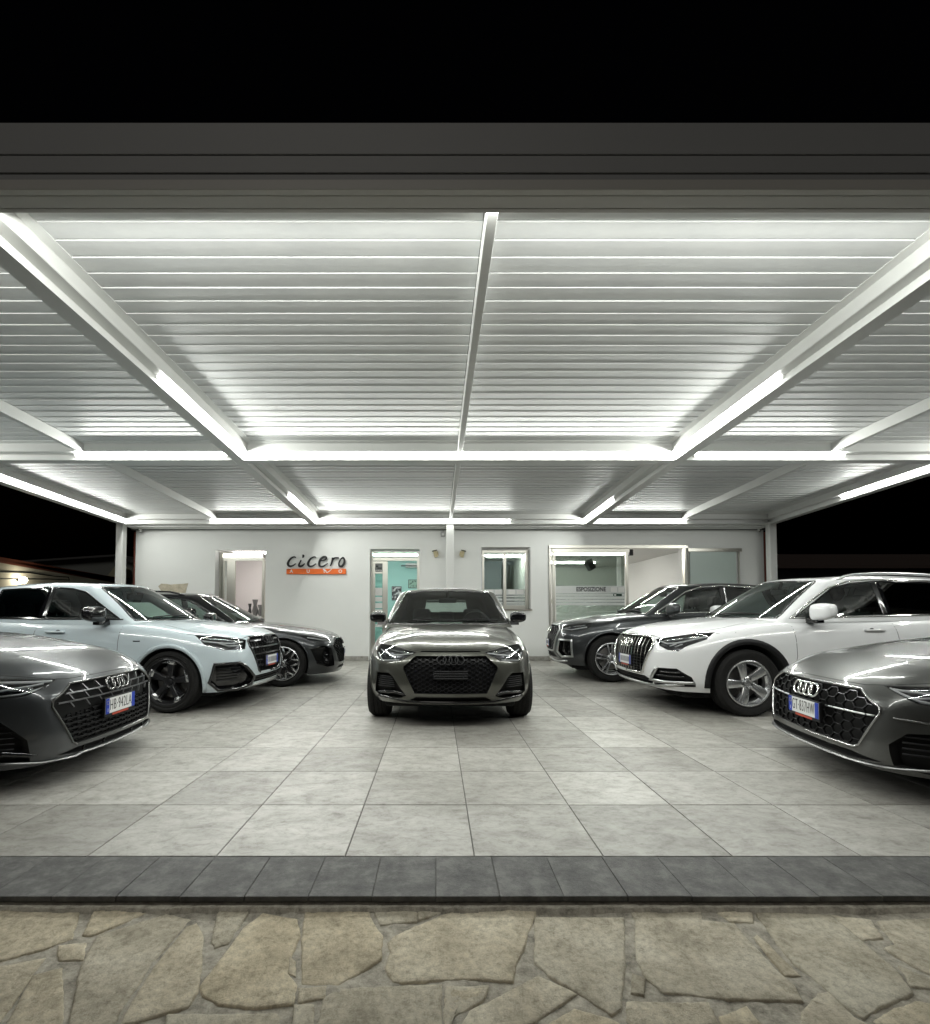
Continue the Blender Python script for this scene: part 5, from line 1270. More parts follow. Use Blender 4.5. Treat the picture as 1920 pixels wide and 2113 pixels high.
# ---- left front: graphite saloon, plate HB 942LA
gp = [(-.01, .648), (.41, .645), (.555, .555), (.562, .52), (.45, .27), (.42, .252), (-.01, .252)]
up_ = [(0, .64), (.40, .637), (.53, .55), (.53, .50), (0, .47)]
L1 = S(name='saloon_car', label='graphite saloon with plate HB 942LA cut off by the left edge, nearest on the left', cat='car', pos=(-2.39, 3.73), rz=2.5, paint=grey_dark,
  L=4.5, W=1.82, wr=.325, rim=.235, fo=.87, wb=2.63, corner=.32, lv=3, zfb=.17,
  zb=[(0, .15), (.5, .17), (1.2, .16), (3.6, .17), (4.5, .25)],
  zs=[(.32, .70), (.6, .80), (.9, .87), (1.4, .915), (2, .93), (3.4, .95), (4.3, .95), (4.5, .93)],
  zc=[(0, .675), (.05, .71), (.3, .82), (.8, .925), (1.15, .97), (1.4, .985), (3.6, .985), (4.4, 1.03), (4.5, 1.0)],
  wf=[(.3, .90), (.55, .965), (.87, 1.0), (1.4, .985), (2.2, .98), (3.4, 1.0), (3.9, .97), (4.5, .88)],
  fx=[-.02, -.0, -.01, -.02, -.03, -.05, -.12], bow=[0, .008, .03, .09], arch=.36,
  cab=dict(cowl=1.22, zcowl=.955, head=2.12, tailb=4.15, tailr=3.55, s=[(1.55, 2.28), (1.95, 2.45), (2.4, 2.7), (2.9, 2.95), (3.5, 3.25), (4.0, 3.5)],
    yb=[(1.2, .70), (1.55, .75), (2.2, .79), (3.2, .79), (4.1, .68)], yr=[(2.1, .55), (2.8, .58), (3.6, .50)], zb=[(1.2, .90), (2, .91), (4, .94)],
    ze=[(2.1, 1.30), (2.7, 1.35), (3.2, 1.34), (3.7, 1.28)], zc=[(2.1, 1.36), (2.7, 1.42), (3.2, 1.41), (3.7, 1.33)],
    screen=[(-.01, .975), (.66, .97), (.65, 1.01), (.48, 1.30), (.46, 1.325), (-.01, 1.345)],
    win=[[(1.72, .935), (2.62, .95), (2.62, 1.32), (2.35, 1.285)], [(2.70, .95), (3.62, .98), (3.42, 1.22), (3.2, 1.295), (2.70, 1.32)]], seattop=1.17),
  cuts=[dict(kind='open', name='grille', az=0, poly=gp, depth=.05,
          strips=[('!outline', [[(0, .653), (.413, .650), (.561, .558), (.569, .52), (.456, .266), (.424, .246), (0, .246)]], .012, .006, .002, grey_mid, False)],
          mesh=[(('zig', (.59, .535, .48), .125, .05), up_, .011, .010, -.010, mat('grille_grey', (.16, .16, .165), .3, .6)), (('hex', .050, .034), [(0, .47), (.53, .49), (.44, .265), (0, .26)], .007, .006, -.022, grille_m), (('horiz', (.46, .425, .39, .355, .32, .285)), [(0, .47), (.53, .49), (.44, .265), (0, .26)], .010, .006, -.016, grille_m)]),
        dict(kind='lamp', name='headlight', az=30, poly=HZ(30, (.50, .10, .685), (.66, .18, .705), (.80, .38, .735), (.86, .60, .75), (.86, .62, .66), (.80, .40, .60), (.66, .2, .61)), depth=.07,
             drl=[(HZ(30, (.52, .12, .68), (.68, .2, .692), (.84, .5, .715)), .014), (HZ(30, (.55, .13, .655), (.68, .22, .622), (.80, .42, .612)), .012), (HZ(30, (.57, .14, .672), (.72, .26, .655), (.83, .5, .63)), .008)],
             chromes=[(HZ(30, (.62, .17, .66), (.85, .55, .69)), .030)], proj=[HZ(30, (.70, .25, .655))[0] + (.028,), HZ(30, (.78, .36, .665))[0] + (.026,)]),
        dict(kind='open', name='side_intake', az=20, poly=HZ(20, (.68, .18, .34), (.76, .28, .47), (.84, .42, .49), (.89, .55, .47), (.88, .5, .26), (.76, .3, .20), (.66, .16, .20)), depth=.07,
             strips=[('grille_bar', [HZ(20, (.72, .22, z), (.88, .5, z + .01)) for z in (.43, .395, .36, .325, .29, .255)], .008, .006, -.02, grille_m, False), ('blade', [HZ(20, (.64, .13, .225), (.74, .26, .265), (.88, .5, .26))], .03, .02, -.02, black_gloss, False)]),
        dict(kind='open', name='splitter_vent', az=0, poly=[(-.01, .225), (.42, .225), (.55, .205), (.42, .188), (-.01, .185)], depth=.04, strips=[('fin', [[(.17, .19), (.17, .224)], [(.36, .19), (.36, .224)]], .006, .008, -.006, black_gloss, False)])],
  gaps=[(0, [(0, .683), (.41, .680), (.50, .69), (.66, .735), (.80, .765)]), (90, [(1.45, .88), (1.45, .6), (1.38, .24), (2.55, .21)]), (90, [(2.66, .9), (2.68, .5), (2.62, .21)]), ('T', [(1.2, .70), (.9, .74), (.5, .74)])],
  mirror=MIR((1.84, .80, 1.03), grey_dark), wheel=W_TW, handles=[(2.45, .84)], rings=(.597, .043, mat('emblem_grey', (.22, .22, .22), .2, .9), .014), plate=(.445, 'HB·942LA', .012), papers=None,
  strips=[('splitter_lip', 0, [[(0, .168), (.42, .168), (.62, .186), (.80, .23)]], .006, .016, satin_dk, False)],
  patches=[])
# ---- right front: steel grey coupe-like saloon, plate GT 837HW
gp = [(-.01, .635), (.44, .635), (.58, .55), (.59, .52), (.49, .305), (.46, .288), (-.01, .288)]
G2 = [(0, .628), (.435, .628), (.57, .545), (.58, .52), (.48, .31), (.455, .295), (0, .295)]
R1 = S(name='fastback_car', label='steel grey fastback with plate GT 837HW, cut off by the right edge', cat='car', pos=(2.68, 3.59), rz=171.5, paint=grey_mid,
  L=4.76, W=1.85, wr=.335, rim=.24, fo=.88, wb=2.82, corner=.34, lv=3, zfb=.18,
  zb=[(0, .17), (.5, .17), (1.2, .16), (3.8, .17), (4.76, .25)],
  zs=[(.34, .68), (.6, .78), (.9, .845), (1.4, .89), (2, .91), (3.6, .93), (4.5, .95), (4.76, .93)],
  zc=[(0, .66), (.05, .695), (.3, .80), (.8, .90), (1.2, .95), (1.4, .965), (3.6, .965), (4.6, 1.0), (4.76, .97)],
  wf=[(.3, .90), (.55, .965), (.88, 1.0), (1.4, .985), (2.2, .98), (3.6, 1.0), (4.2, .97), (4.76, .88)],
  fx=[-.02, 0, -.01, -.02, -.03, -.05, -.12], bow=[0, .008, .028, .085], arch=.37,
  cab=dict(cowl=1.25, zcowl=.935, head=2.18, tailb=4.4, tailr=3.55, s=[(1.6, 2.34), (2.0, 2.5), (2.5, 2.8), (3.0, 3.05), (3.6, 3.3), (4.2, 3.55)],
    yb=[(1.2, .70), (1.6, .76), (2.2, .80), (3.4, .79), (4.3, .68)], yr=[(2.1, .55), (2.8, .58), (3.6, .50)], zb=[(1.2, .875), (2, .89), (4, .94)],
    ze=[(2.1, 1.27), (2.7, 1.32), (3.2, 1.31), (3.7, 1.26)], zc=[(2.1, 1.33), (2.7, 1.39), (3.2, 1.38), (3.7, 1.31)],
    screen=[(-.01, .955), (.66, .95), (.65, .99), (.48, 1.27), (.46, 1.295), (-.01, 1.315)],
    win=[[(1.78, .915), (2.72, .93), (2.72, 1.29), (2.42, 1.255)], [(2.80, .93), (3.8, .96), (3.55, 1.18), (3.3, 1.26), (2.80, 1.29)]], seattop=1.15),
  cuts=[dict(kind='open', name='grille', az=0, poly=gp, depth=.055,
          strips=[('!grille_frame', [[(0, .642), (.445, .642), (.588, .554), (.598, .518), (.498, .30), (.465, .280), (0, .280)]], .011, .006, .002, mat('frame_chrome', (.42, .42, .42), .22, 1.), False), ('centre_bar', [[(.20, .49), (.565, .495)]], .012, .008, -.012, satin, False)],
          mesh=[(('hex', .100, .066), G2, .007, .010, -.014, mat('mesh_edge', (.10, .10, .105), .25, .8))]),
        dict(kind='lamp', name='headlight', az=30, poly=HZ(30, (.56, .14, .675), (.70, .22, .69), (.83, .42, .72), (.88, .62, .735), (.88, .64, .64), (.82, .42, .575), (.70, .24, .60)), depth=.07,
             drl=[(HZ(30, (.58, .16, .668), (.71, .25, .612), (.82, .43, .592), (.87, .6, .645)), .014), (HZ(30, (.60, .16, .665), (.74, .28, .655), (.86, .55, .675)), .009), (HZ(30, (.68, .24, .62), (.80, .38, .665)), .008)],
             chromes=[(HZ(30, (.62, .18, .672), (.84, .45, .705)), .030)], proj=[HZ(30, (.74, .3, .635))[0] + (.028,), HZ(30, (.81, .42, .64))[0] + (.026,)]),
        dict(kind='open', name='side_intake', az=22, poly=HZ(22, (.64, .12, .34), (.70, .18, .42), (.86, .45, .46), (.90, .55, .42), (.89, .5, .22), (.76, .3, .19), (.64, .16, .22)), depth=.07,
             strips=[('grille_bar', [HZ(22, (.68, .17, z), (.89, .5, z + .01)) for z in (.40, .365, .33, .295)], .010, .008, -.02, grille_m, False), ('blade', [HZ(22, (.78, .32, .44), (.83, .4, .36), (.78, .32, .24))], .018, .02, -.012, satin, False)]),
        dict(kind='open', name='splitter_vent', az=0, poly=[(-.01, .250), (.44, .250), (.62, .225), (.44, .205), (-.01, .205)], depth=.04)],
  gaps=[(0, [(0, .668), (.44, .667), (.55, .682), (.66, .71), (.84, .75)]), (90, [(1.5, .86), (1.5, .6), (1.42, .24), (2.65, .21)]), (90, [(2.76, .88), (2.78, .5), (2.72, .21)]), ('T', [(1.2, .70), (.9, .74), (.5, .74)])],
  mirror=MIR((1.9, .81, 1.0), grey_mid), wheel=W_TW, handles=[(2.55, .82)], rings=(.572, .046, chrome, .016), plate=(.44, 'GT·837HW', .012),
  strips=[('splitter_lip', 0, [[(0, .19), (.42, .19), (.64, .205), (.82, .24)]], .006, .018, satin_dk, False), ('bumper_crease', 22, [HZ(22, (.66, .13, .50), (.78, .3, .49), (.88, .5, .50))], .012, .010, grey_mid, False)])
# ---- left middle: pale blue compact SUV
gp = [(-.01, .825), (.38, .82), (.44, .775), (.445, .72), (.31, .43), (.27, .405), (-.01, .40)]
L2 = S(name='compact_suv', label='pale blue compact SUV with black mirrors and two tone wheels, second car on the left', cat='SUV', pos=(-2.103, 6.254), rz=-3.8, paint=blue_p,
  L=4.19, W=1.79, wr=.345, rim=.266, fo=.83, wb=2.60, corner=.28, lv=3, zfb=.23,
  zb=[(0, .22), (.5, .22), (1.2, .22), (3.3, .22), (4.19, .3)],
  zs=[(.28, .80), (.5, .86), (.8, .93), (1.2, .985), (1.8, 1.01), (3.2, 1.03), (3.9, 1.02), (4.19, .98)],
  zc=[(0, .83), (.05, .855), (.3, .925), (.7, .985), (1.1, 1.03), (1.3, 1.05), (3.4, 1.06), (4.0, 1.05), (4.19, 1.0)],
  wf=[(.28, .90), (.55, .97), (.83, 1.0), (1.3, .98), (2.2, .975), (3.3, 1.0), (3.8, .97), (4.19, .88)], sec=[.93, .985, 1.0, .995, .985, .965, .885],
  fx=[-.07, -.02, .0, -.005, -.015, -.035, -.09], bow=[0, .01, .035, .10], arch=.385, archw=.045, archt=.016, archm=mat('arch_pale_grey', (.47, .545, .58), .3, coat=.4),
  cab=dict(cowl=1.02, zcowl=1.01, head=1.86, tailb=3.98, tailr=3.5, s=[(1.34, 2.02), (1.75, 2.22), (2.2, 2.5), (2.7, 2.8), (3.2, 3.15), (3.75, 3.42)],
    yb=[(1.02, .70), (1.34, .75), (2, .785), (3, .785), (3.8, .70)], yr=[(1.9, .565), (2.6, .59), (3.6, .52)], zb=[(1.0, .97), (1.8, .985), (3.8, 1.01)],
    ze=[(1.9, 1.405), (2.5, 1.45), (3.1, 1.42), (3.6, 1.35)], zc=[(1.9, 1.475), (2.5, 1.51), (3.1, 1.49), (3.6, 1.42)],
    screen=[(-.01, 1.035), (.665, 1.03), (.655, 1.07), (.49, 1.41), (.47, 1.43), (-.01, 1.45)],
    win=[[(1.50, 1.045), (2.40, 1.055), (2.40, 1.42), (2.2, 1.405), (2.02, 1.36)], [(2.47, 1.055), (3.12, 1.065), (3.12, 1.395), (2.47, 1.425)]], seattop=1.28,
    trim=[(1.46, 1.04), (2.45, 1.045), (3.14, 1.055)], trimm=black_gloss),
  cuts=[dict(kind='open', name='grille', az=0, poly=gp, depth=.05, strips=[('!grille_frame', [[(0, .832), (.385, .827), (.45, .778), (.452, .718), (.317, .424), (.275, .397), (0, .393)]], .022, .008, .002, black_gloss, False)],
          mesh=[(('horiz', (.78, .70, .62, .545, .48)), [(0, .81), (.37, .805), (.43, .77), (.43, .72), (.30, .435), (.27, .415), (0, .41)], .022, .014, -.012, mat('grille_dark_chrome', (.12, .12, .125), .2, .9)), (('vert', 15), [(0, .81), (.37, .805), (.43, .77), (.43, .72), (.30, .435), (.27, .415), (0, .41)], .010, .010, -.024, grille_m)]),
        dict(kind='lamp', name='headlight', az=38, poly=HZ(38, (.50, .08, .795), (.64, .14, .825), (.78, .30, .855), (.83, .50, .865), (.815, .42, .75), (.74, .24, .695), (.54, .09, .695)), depth=.07,
             drl=[(HZ(38, (.54, .1, .78), (.66, .17, .765), (.76, .28, .78), (.81, .44, .80)), .016), (HZ(38, (.56, .11, .735), (.70, .2, .74), (.76, .28, .775)), .014)],
             chromes=[(HZ(38, (.56, .12, .80), (.80, .4, .845)), .030), (HZ(38, (.62, .15, .75), (.66, .17, .79)), .02)], proj=[HZ(38, (.61, .13, .762))[0] + (.024,), HZ(38, (.71, .21, .775))[0] + (.026,)]),
        dict(kind='open', name='side_intake', az=28, poly=HZ(28, (.79, .34, .54), (.62, .12, .545), (.54, .07, .49), (.40, .03, .36), (.42, .04, .27), (.60, .12, .235), (.76, .28, .245), (.81, .38, .34)), depth=.05, mat=black_gloss,
             strips=[('outline', [HZ(28, (.79, .34, .54), (.62, .12, .545), (.54, .07, .49), (.40, .03, .36), (.42, .04, .27), (.60, .12, .235), (.76, .28, .245), (.81, .38, .34))], .03, .012, .0, black_gloss, True), ('grille_bar', [HZ(28, (.60, .11, z), (.78, .32, z)) for z in (.49, .455, .42, .385, .35)], .008, .006, -.02, grille_m, False)]),
        dict(kind='open', name='lower_intake', az=0, poly=[(-.01, .365), (.36, .365), (.42, .31), (.36, .285), (-.01, .285)], depth=.05, mat=black_gloss, mesh=[(('horiz', (.34, .31)), [(0, .36), (.36, .36), (.40, .31), (.36, .29), (0, .29)], .012, .01, -.01, grille_m)])],
  gaps=[(0, [(0, .842), (.39, .837), (.50, .81), (.64, .84), (.78, .875)]), (90, [(1.42, .99), (1.42, .65), (1.34, .3), (2.35, .27)]), (90, [(2.43, 1.0), (2.45, .6), (2.40, .27)]), ('T', [(1.0, .67), (.8, .70), (.45, .69)])],
  mirror=MIR((1.64, .82, 1.10), black_gloss, 1.05), wheel=W_BT, handles=[(2.18, .90), (3.15, .93)], rings=(.775, .048, grille_m, .014), plate=(.53, None, .014), papers=[(-.50, -.20, 1.09, 1.27)],
  strips=[('^pillar_trim', 90, [[(2.435, 1.05), (2.435, 1.425)]], .085, .003, black_gloss, False), ('skid_strip', 0, [[(0, .245), (.38, .245), (.50, .26)]], .03, .010, satin, False), ('sill_trim', 90, [[(1.28, .255), (2.95, .255)]], .05, .012, mat('arch_pale_grey', (.40, .47, .50), .3), False), ('side_badge', 90, [[(1.16, .80), (1.24, .80)]], .014, .003, black_sat, False)], wrot=.2)
# ---- right middle: white SUV
gp = [(-.01, .835), (.43, .83), (.51, .77), (.515, .71), (.40, .445), (.36, .425), (-.01, .42)]
R2 = S(name='mid_size_suv', label='white SUV with chrome roof rails and vertical bar grille, second car on the right', cat='SUV', pos=(2.385, 6.15), rz=181, paint=white_p,
  L=4.48, W=1.86, wr=.36, rim=.252, fo=.97, wb=2.68, corner=.30, lv=3, zfb=.27,
  zb=[(0, .25), (.5, .25), (1.2, .24), (3.5, .24), (4.48, .32)],
  zs=[(.3, .80), (.55, .875), (.85, .95), (1.2, 1.0), (1.8, 1.03), (3.4, 1.06), (4.2, 1.05), (4.48, 1.0)],
  zc=[(0, .84), (.05, .87), (.3, .95), (.7, 1.01), (1.1, 1.055), (1.35, 1.08), (3.6, 1.09), (4.3, 1.08), (4.48, 1.03)],
  wf=[(.3, .90), (.55, .97), (.9, 1.0), (1.4, .98), (2.2, .975), (3.5, 1.0), (4.1, .97), (4.48, .88)], sec=[.93, .985, 1.0, .995, .985, .965, .885],
  fx=[-.07, -.02, .0, -.005, -.015, -.035, -.10], bow=[0, .01, .035, .10], arch=.41, archw=.065, archt=.010, archm=black_sat, archz=.01,
  cab=dict(cowl=1.10, zcowl=1.04, head=1.98, tailb=4.25, tailr=3.95, s=[(1.42, 2.12), (1.85, 2.34), (2.35, 2.65), (2.9, 3.05), (3.5, 3.5), (4.05, 3.85)],
    yb=[(1.1, .72), (1.42, .775), (2, .81), (3.2, .815), (4.1, .73)], yr=[(2.0, .585), (2.8, .62), (3.9, .56)], zb=[(1.0, 1.0), (1.8, 1.015), (3.8, 1.04)],
    ze=[(2.0, 1.46), (2.6, 1.515), (3.3, 1.51), (3.9, 1.46)], zc=[(2.0, 1.53), (2.6, 1.575), (3.3, 1.575), (3.9, 1.53)],
    screen=[(-.01, 1.065), (.69, 1.06), (.68, 1.10), (.51, 1.47), (.49, 1.49), (-.01, 1.51)],
    win=[[(1.60, 1.075), (2.58, 1.085), (2.58, 1.475), (2.35, 1.455), (2.12, 1.40)], [(2.66, 1.085), (3.42, 1.095), (3.42, 1.46), (2.66, 1.48)], [(3.50, 1.095), (3.95, 1.13), (3.86, 1.37), (3.50, 1.45)]], winm=[car_glass, car_glass_dark, car_glass_dark], seattop=1.33,
    trim=[(3.98, 1.115), (1.54, 1.058), (1.80, 1.235), (2.08, 1.40), (2.32, 1.475), (2.6, 1.498), (3.45, 1.478), (3.88, 1.395)], trimw=.018),
  cuts=[dict(kind='open', name='grille', az=0, poly=gp, depth=.055, strips=[('!grille_frame', [[(0, .845), (.435, .84), (.522, .776), (.526, .706), (.408, .438), (.365, .413), (0, .408)]], .026, .012, .002, chrome, False)],
          mesh=[(('vert', 14), [(0, .82), (.42, .815), (.50, .765), (.505, .71), (.39, .45), (.36, .43), (0, .43)], .014, .018, -.012, chrome), (('horiz', (.79, .755, .72, .685, .65, .615, .58, .545, .51, .475, .445)), [(0, .82), (.42, .815), (.50, .765), (.505, .71), (.39, .45), (.36, .43), (0, .43)], .008, .008, -.028, grille_m)]),
        dict(kind='lamp', name='headlight', az=38, poly=HZ(38, (.56, .09, .815), (.70, .17, .845), (.83, .36, .89), (.87, .56, .905), (.86, .52, .83), (.81, .34, .755), (.77, .27, .695), (.70, .19, .705), (.62, .13, .745)), depth=.07,
             drl=[(HZ(38, (.60, .12, .80), (.68, .17, .775), (.74, .24, .785), (.78, .3, .80), (.85, .5, .86)), .016), (HZ(38, (.70, .2, .745), (.74, .25, .775)), .012), (HZ(38, (.74, .24, .74), (.78, .3, .775)), .012)],
             chromes=[(HZ(38, (.62, .13, .815), (.84, .42, .875)), .034)], proj=[HZ(38, (.68, .17, .805))[0] + (.024,), HZ(38, (.77, .27, .82))[0] + (.024,)]),
        dict(kind='open', name='fog_recess', az=30, poly=HZ(30, (.62, .1, .50), (.77, .26, .505), (.83, .4, .42), (.84, .42, .365), (.66, .14, .355), (.53, .06, .355)), depth=.045, mat=black_sat,
             strips=[('fog_surround', [HZ(30, (.62, .1, .505), (.52, .06, .355), (.66, .14, .345), (.84, .42, .355))], .034, .012, .0, satin, False), ('grille_bar', [HZ(30, (.64, .12, .46), (.78, .3, .46)), HZ(30, (.60, .1, .415), (.80, .34, .415))], .02, .02, -.02, black_gloss, False)]),
        dict(kind='open', name='lower_intake', az=0, poly=[(-.01, .385), (.42, .385), (.54, .34), (.50, .30), (-.01, .30)], depth=.05, mesh=[(('horiz', (.355, .33)), [(0, .38), (.42, .38), (.52, .34), (.50, .31), (0, .31)], .008, .008, -.02, grille_m)])],
  gaps=[(0, [(0, .855), (.44, .85), (.56, .825), (.70, .865), (.84, .905)]), (90, [(1.50, 1.0), (1.50, .65), (1.42, .32), (2.5, .29)]), (90, [(2.62, 1.03), (2.64, .6), (2.58, .29)]), (90, [(3.46, 1.05), (3.42, .8), (3.25, .6)]), ('T', [(1.1, .69), (.8, .73), (.45, .71)])],
  mirror=MIR((1.74, .84, 1.13), white_p, 1.08), wheel=W_T5, handles=[(2.38, .93), (3.28, .96)], rings=(.745, .048, chrome, .022), plate=(.545, None, .016), rails=(.545, 2.25, 3.8), railm=satin,
  strips=[('^pillar_trim', 90, [[(2.62, 1.08), (2.62, 1.485)], [(3.46, 1.09), (3.46, 1.465)]], .09, .003, black_gloss, False), ('skid_strip', 0, [[(0, .285), (.50, .285), (.70, .31), (.80, .335)]], .03, .012, satin, False), ('lower_cladding', 90, [[(1.38, .30), (3.15, .30)]], .10, .010, black_sat, False), ('lower_cladding', 30, [HZ(30, (.56, .08, .31), (.70, .18, .315), (.84, .42, .33))], .035, .006, black_sat, False)], wrot=.55)
# ---- left rear: dark estate
gp = [(-.01, .70), (.40, .69), (.56, .60), (.56, .56), (.46, .32), (-.01, .31)]
L3 = S(name='estate_car', label='dark grey estate with split spoke wheels, rearmost car on the left by the wall', cat='car', pos=(-1.56, 8.36), rz=9, paint=grey_dark, roofpaint=black_gloss,
  L=4.85, W=1.87, wr=.35, rim=.258, fo=.90, wb=2.9, corner=.36, lv=2, zfb=.17,
  zb=[(0, .16), (.5, .17), (1.2, .17), (3.9, .18), (4.85, .26)],
  zs=[(.36, .71), (.6, .785), (.9, .855), (1.4, .905), (2, .93), (3.8, .97), (4.6, .97), (4.85, .93)],
  zc=[(0, .72), (.05, .745), (.3, .825), (.8, .91), (1.2, .95), (1.4, .97), (3.8, .98), (4.7, .97), (4.85, .95)],
  wf=[(.3, .88), (.6, .965), (.9, 1.0), (1.4, .985), (2.2, .98), (3.8, 1.0), (4.4, .97), (4.85, .9)],
  fx=[-.04, 0, -.0, -.01, -.03, -.05, -.13], bow=[0, .015, .06, .17], arch=.385, archw=.02,
  cab=dict(cowl=1.26, zcowl=.93, head=2.15, tailb=4.68, tailr=4.25, s=[(1.6, 2.32), (2.0, 2.55), (2.6, 2.95), (3.2, 3.4), (3.8, 3.8), (4.5, 4.15)],
    yb=[(1.2, .71), (1.6, .77), (2.2, .805), (3.4, .80), (4.5, .72)], yr=[(2.1, .56), (2.8, .59), (4.2, .52)], zb=[(1.2, .89), (2, .91), (4, .95)],
    ze=[(2.1, 1.33), (2.7, 1.385), (3.4, 1.375), (4.2, 1.31)], zc=[(2.1, 1.40), (2.7, 1.445), (3.4, 1.435), (4.2, 1.37)],
    screen=[(-.01, .955), (.67, .95), (.66, .99), (.49, 1.335), (.47, 1.36), (-.01, 1.38)],
    win=[[(1.78, .965), (2.75, .98), (2.75, 1.36), (2.5, 1.345), (2.3, 1.29)], [(2.83, .98), (3.7, 1.0), (3.7, 1.34), (2.83, 1.362)], [(3.78, 1.0), (4.35, 1.04), (4.22, 1.24), (3.78, 1.33)]], seattop=1.20),
  cuts=[dict(kind='open', name='grille', az=0, poly=gp, depth=.05, mesh=[(('hex', .07, .05), [(0, .69), (.39, .68), (.55, .59), (.55, .56), (.45, .33), (0, .32)], .010, .010, -.014, grille_m)]),
        dict(kind='lamp', name='headlight', az=38, poly=HZ(38, (.56, .16, .69), (.70, .26, .715), (.84, .5, .765), (.86, .62, .765), (.84, .5, .69), (.72, .3, .665), (.6, .19, .665)), depth=.05,
             drl=[(HZ(38, (.58, .18, .685), (.70, .28, .69), (.84, .5, .735)), .014)], chromes=[(HZ(38, (.64, .22, .70), (.83, .48, .745)), .026)], proj=[]),
        dict(kind='open', name='side_intake', az=25, poly=HZ(25, (.64, .15, .56), (.76, .3, .60), (.86, .5, .56), (.82, .42, .33), (.70, .25, .27), (.58, .15, .28)), depth=.06, mat=black_gloss),
        dict(kind='open', name='lower_intake', az=0, poly=[(-.01, .27), (.44, .27), (.5, .23), (-.01, .22)], depth=.04)],
  gaps=[(90, [(1.5, .9), (1.5, .6), (1.42, .24), (2.7, .21)]), (90, [(2.79, .92), (2.81, .5), (2.75, .21)]), (0, [(0, .735), (.40, .73), (.56, .70), (.7, .74)])],
  mirror=MIR((1.9, .83, 1.03), black_gloss), wheel=W_Y, handles=[(2.6, .85)], rings=(.64, .05, grille_m, .014), plate=(.46, None, .012), papers=[(-.45, -.20, 1.00, 1.13)], rails=(.53, 2.4, 4.1), railm=black_gloss, wrot=.3,
  strips=[('^pillar_trim', 90, [[(2.79, .975), (2.79, 1.365)], [(3.74, .99), (3.74, 1.345)]], .09, .003, black_gloss, False)])
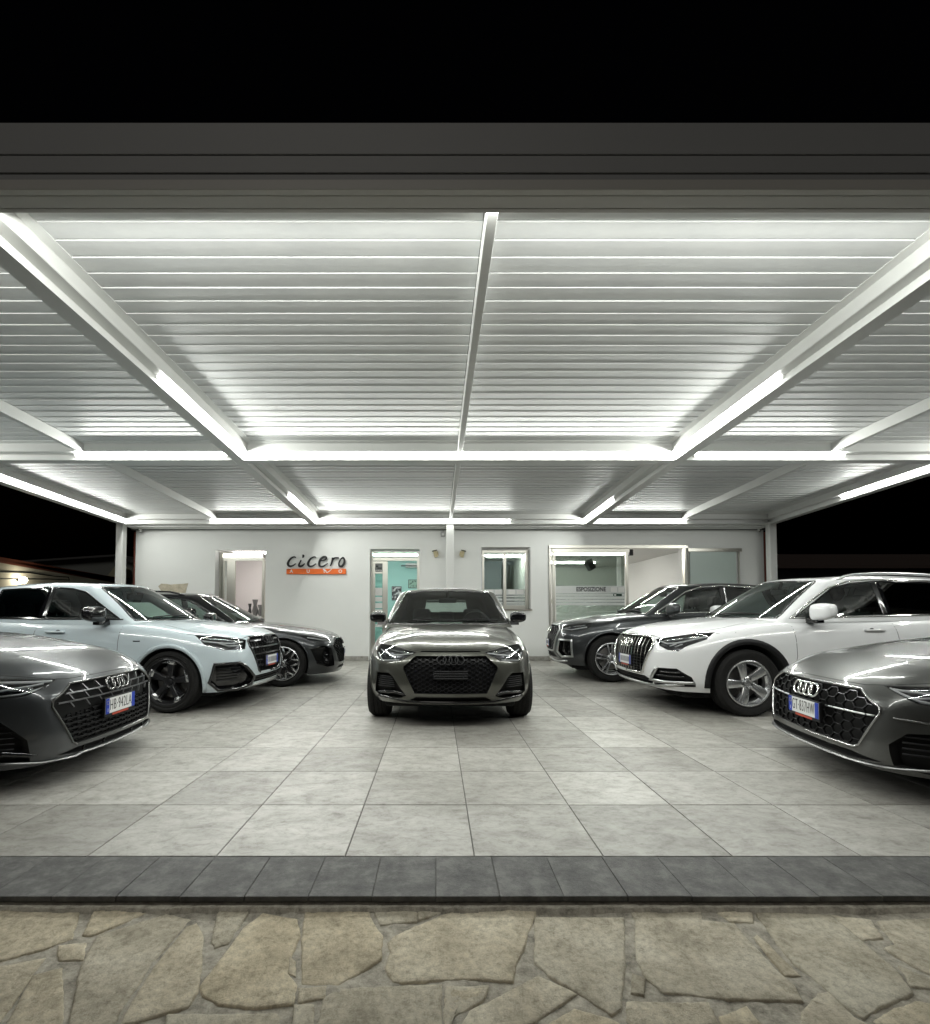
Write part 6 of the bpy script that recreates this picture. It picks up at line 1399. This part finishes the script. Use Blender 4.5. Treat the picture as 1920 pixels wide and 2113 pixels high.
# ---- right rear: dark coupe SUV
gp = [(-.01, .895), (.42, .885), (.515, .82), (.52, .76), (.42, .50), (.38, .475), (-.01, .47)]
R3 = S(name='coupe_suv', label='graphite coupe SUV with silver framed grille, rearmost car on the right', cat='SUV', pos=(2.02, 8.80), rz=174.5, paint=grey_dark,
  L=4.69, W=1.9, wr=.375, rim=.262, fo=.88, wb=2.82, corner=.32, lv=2, zfb=.27,
  zb=[(0, .25), (.5, .25), (1.2, .24), (3.8, .24), (4.69, .32)],
  zs=[(.3, .85), (.55, .93), (.9, 1.0), (1.3, 1.045), (1.9, 1.07), (3.6, 1.10), (4.4, 1.10), (4.69, 1.05)],
  zc=[(0, .90), (.05, .925), (.3, 1.0), (.7, 1.06), (1.1, 1.10), (1.35, 1.12), (3.6, 1.12), (4.4, 1.14), (4.69, 1.08)],
  wf=[(.3, .9), (.55, .97), (.88, 1.0), (1.4, .98), (2.2, .975), (3.6, 1.0), (4.2, .97), (4.69, .88)], sec=[.93, .985, 1.0, .995, .985, .965, .885],
  fx=[-.07, -.02, .0, -.005, -.015, -.035, -.10], bow=[0, .01, .04, .11], arch=.42, archw=.03, archt=.010, archm=grey_dark,
  cab=dict(cowl=1.15, zcowl=1.08, head=2.02, tailb=4.45, tailr=3.65, s=[(1.48, 2.18), (1.9, 2.4), (2.4, 2.7), (2.95, 3.05), (3.5, 3.35), (4.15, 3.62)],
    yb=[(1.1, .73), (1.48, .79), (2, .825), (3.2, .825), (4.3, .72)], yr=[(2.0, .59), (2.8, .62), (3.7, .54)], zb=[(1.0, 1.04), (1.8, 1.05), (4, 1.09)],
    ze=[(2.0, 1.50), (2.6, 1.565), (3.2, 1.54), (3.8, 1.44)], zc=[(2.0, 1.58), (2.6, 1.63), (3.2, 1.615), (3.8, 1.52)],
    screen=[(-.01, 1.10), (.70, 1.095), (.69, 1.135), (.52, 1.51), (.50, 1.53), (-.01, 1.55)],
    win=[[(1.66, 1.11), (2.66, 1.12), (2.66, 1.535), (2.4, 1.51), (2.18, 1.46)], [(2.74, 1.12), (3.62, 1.135), (3.38, 1.43), (3.2, 1.50), (2.74, 1.535)]], winm=[car_glass, car_glass_dark], seattop=1.38,
    trim=[(1.60, 1.095), (1.86, 1.27), (2.14, 1.455), (2.38, 1.53), (2.68, 1.556), (3.22, 1.52), (3.45, 1.42), (3.7, 1.16), (1.60, 1.095)], trimw=.018),
  cuts=[dict(kind='open', name='grille', az=0, poly=gp, depth=.05, strips=[('!grille_frame', [[(0, .905), (.425, .895), (.527, .826), (.531, .756), (.428, .493), (.385, .463), (0, .458)]], .024, .012, .002, satin, False)],
          mesh=[(('hex', .075, .055), [(0, .88), (.41, .87), (.505, .815), (.51, .76), (.41, .505), (.38, .485), (0, .48)], .012, .012, -.012, mat('mesh_edge2', (.30, .30, .31), .25, .8))]),
        dict(kind='lamp', name='headlight', az=38, poly=HZ(38, (.56, .10, .875), (.70, .18, .905), (.84, .38, .945), (.89, .58, .955), (.87, .5, .86), (.78, .28, .81), (.62, .13, .82)), depth=.05,
             drl=[(HZ(38, (.60, .13, .845), (.76, .26, .835), (.86, .48, .88)), .018)], chromes=[(HZ(38, (.62, .14, .87), (.84, .42, .93)), .032)], proj=[HZ(38, (.72, .2, .865))[0] + (.026,)]),
        dict(kind='open', name='side_intake', az=28, poly=HZ(28, (.60, .1, .66), (.79, .28, .66), (.80, .3, .40), (.66, .14, .38), (.56, .08, .46)), depth=.05, mat=black_gloss,
             strips=[('intake_surround', [HZ(28, (.60, .1, .66), (.79, .28, .66), (.80, .3, .40), (.66, .14, .38), (.56, .08, .46))], .032, .012, .0, satin, True)]),
        dict(kind='open', name='lower_intake', az=0, poly=[(-.01, .43), (.40, .43), (.5, .36), (-.01, .35)], depth=.05)],
  gaps=[(90, [(1.56, 1.05), (1.56, .65), (1.48, .32), (2.6, .29)]), (90, [(2.70, 1.07), (2.72, .6), (2.66, .29)]), (0, [(0, .915), (.44, .905), (.56, .885), (.7, .92)])],
  mirror=MIR((1.8, .86, 1.17), grey_dark, 1.08), wheel=W_TW, handles=[(2.5, .97)], rings=(.80, .055, chrome, .02), plate=(.585, None, .014), papers=None,
  strips=[('^pillar_trim', 90, [[(2.70, 1.11), (2.70, 1.54)]], .09, .003, black_gloss, False), ('skid_strip', 0, [[(0, .29), (.50, .29), (.72, .32)]], .03, .012, satin, False)], wrot=.1)
CARS = [A1, L1, R1, L2, R2, L3, R3]
for c_ in CARS:
    build_car(c_)
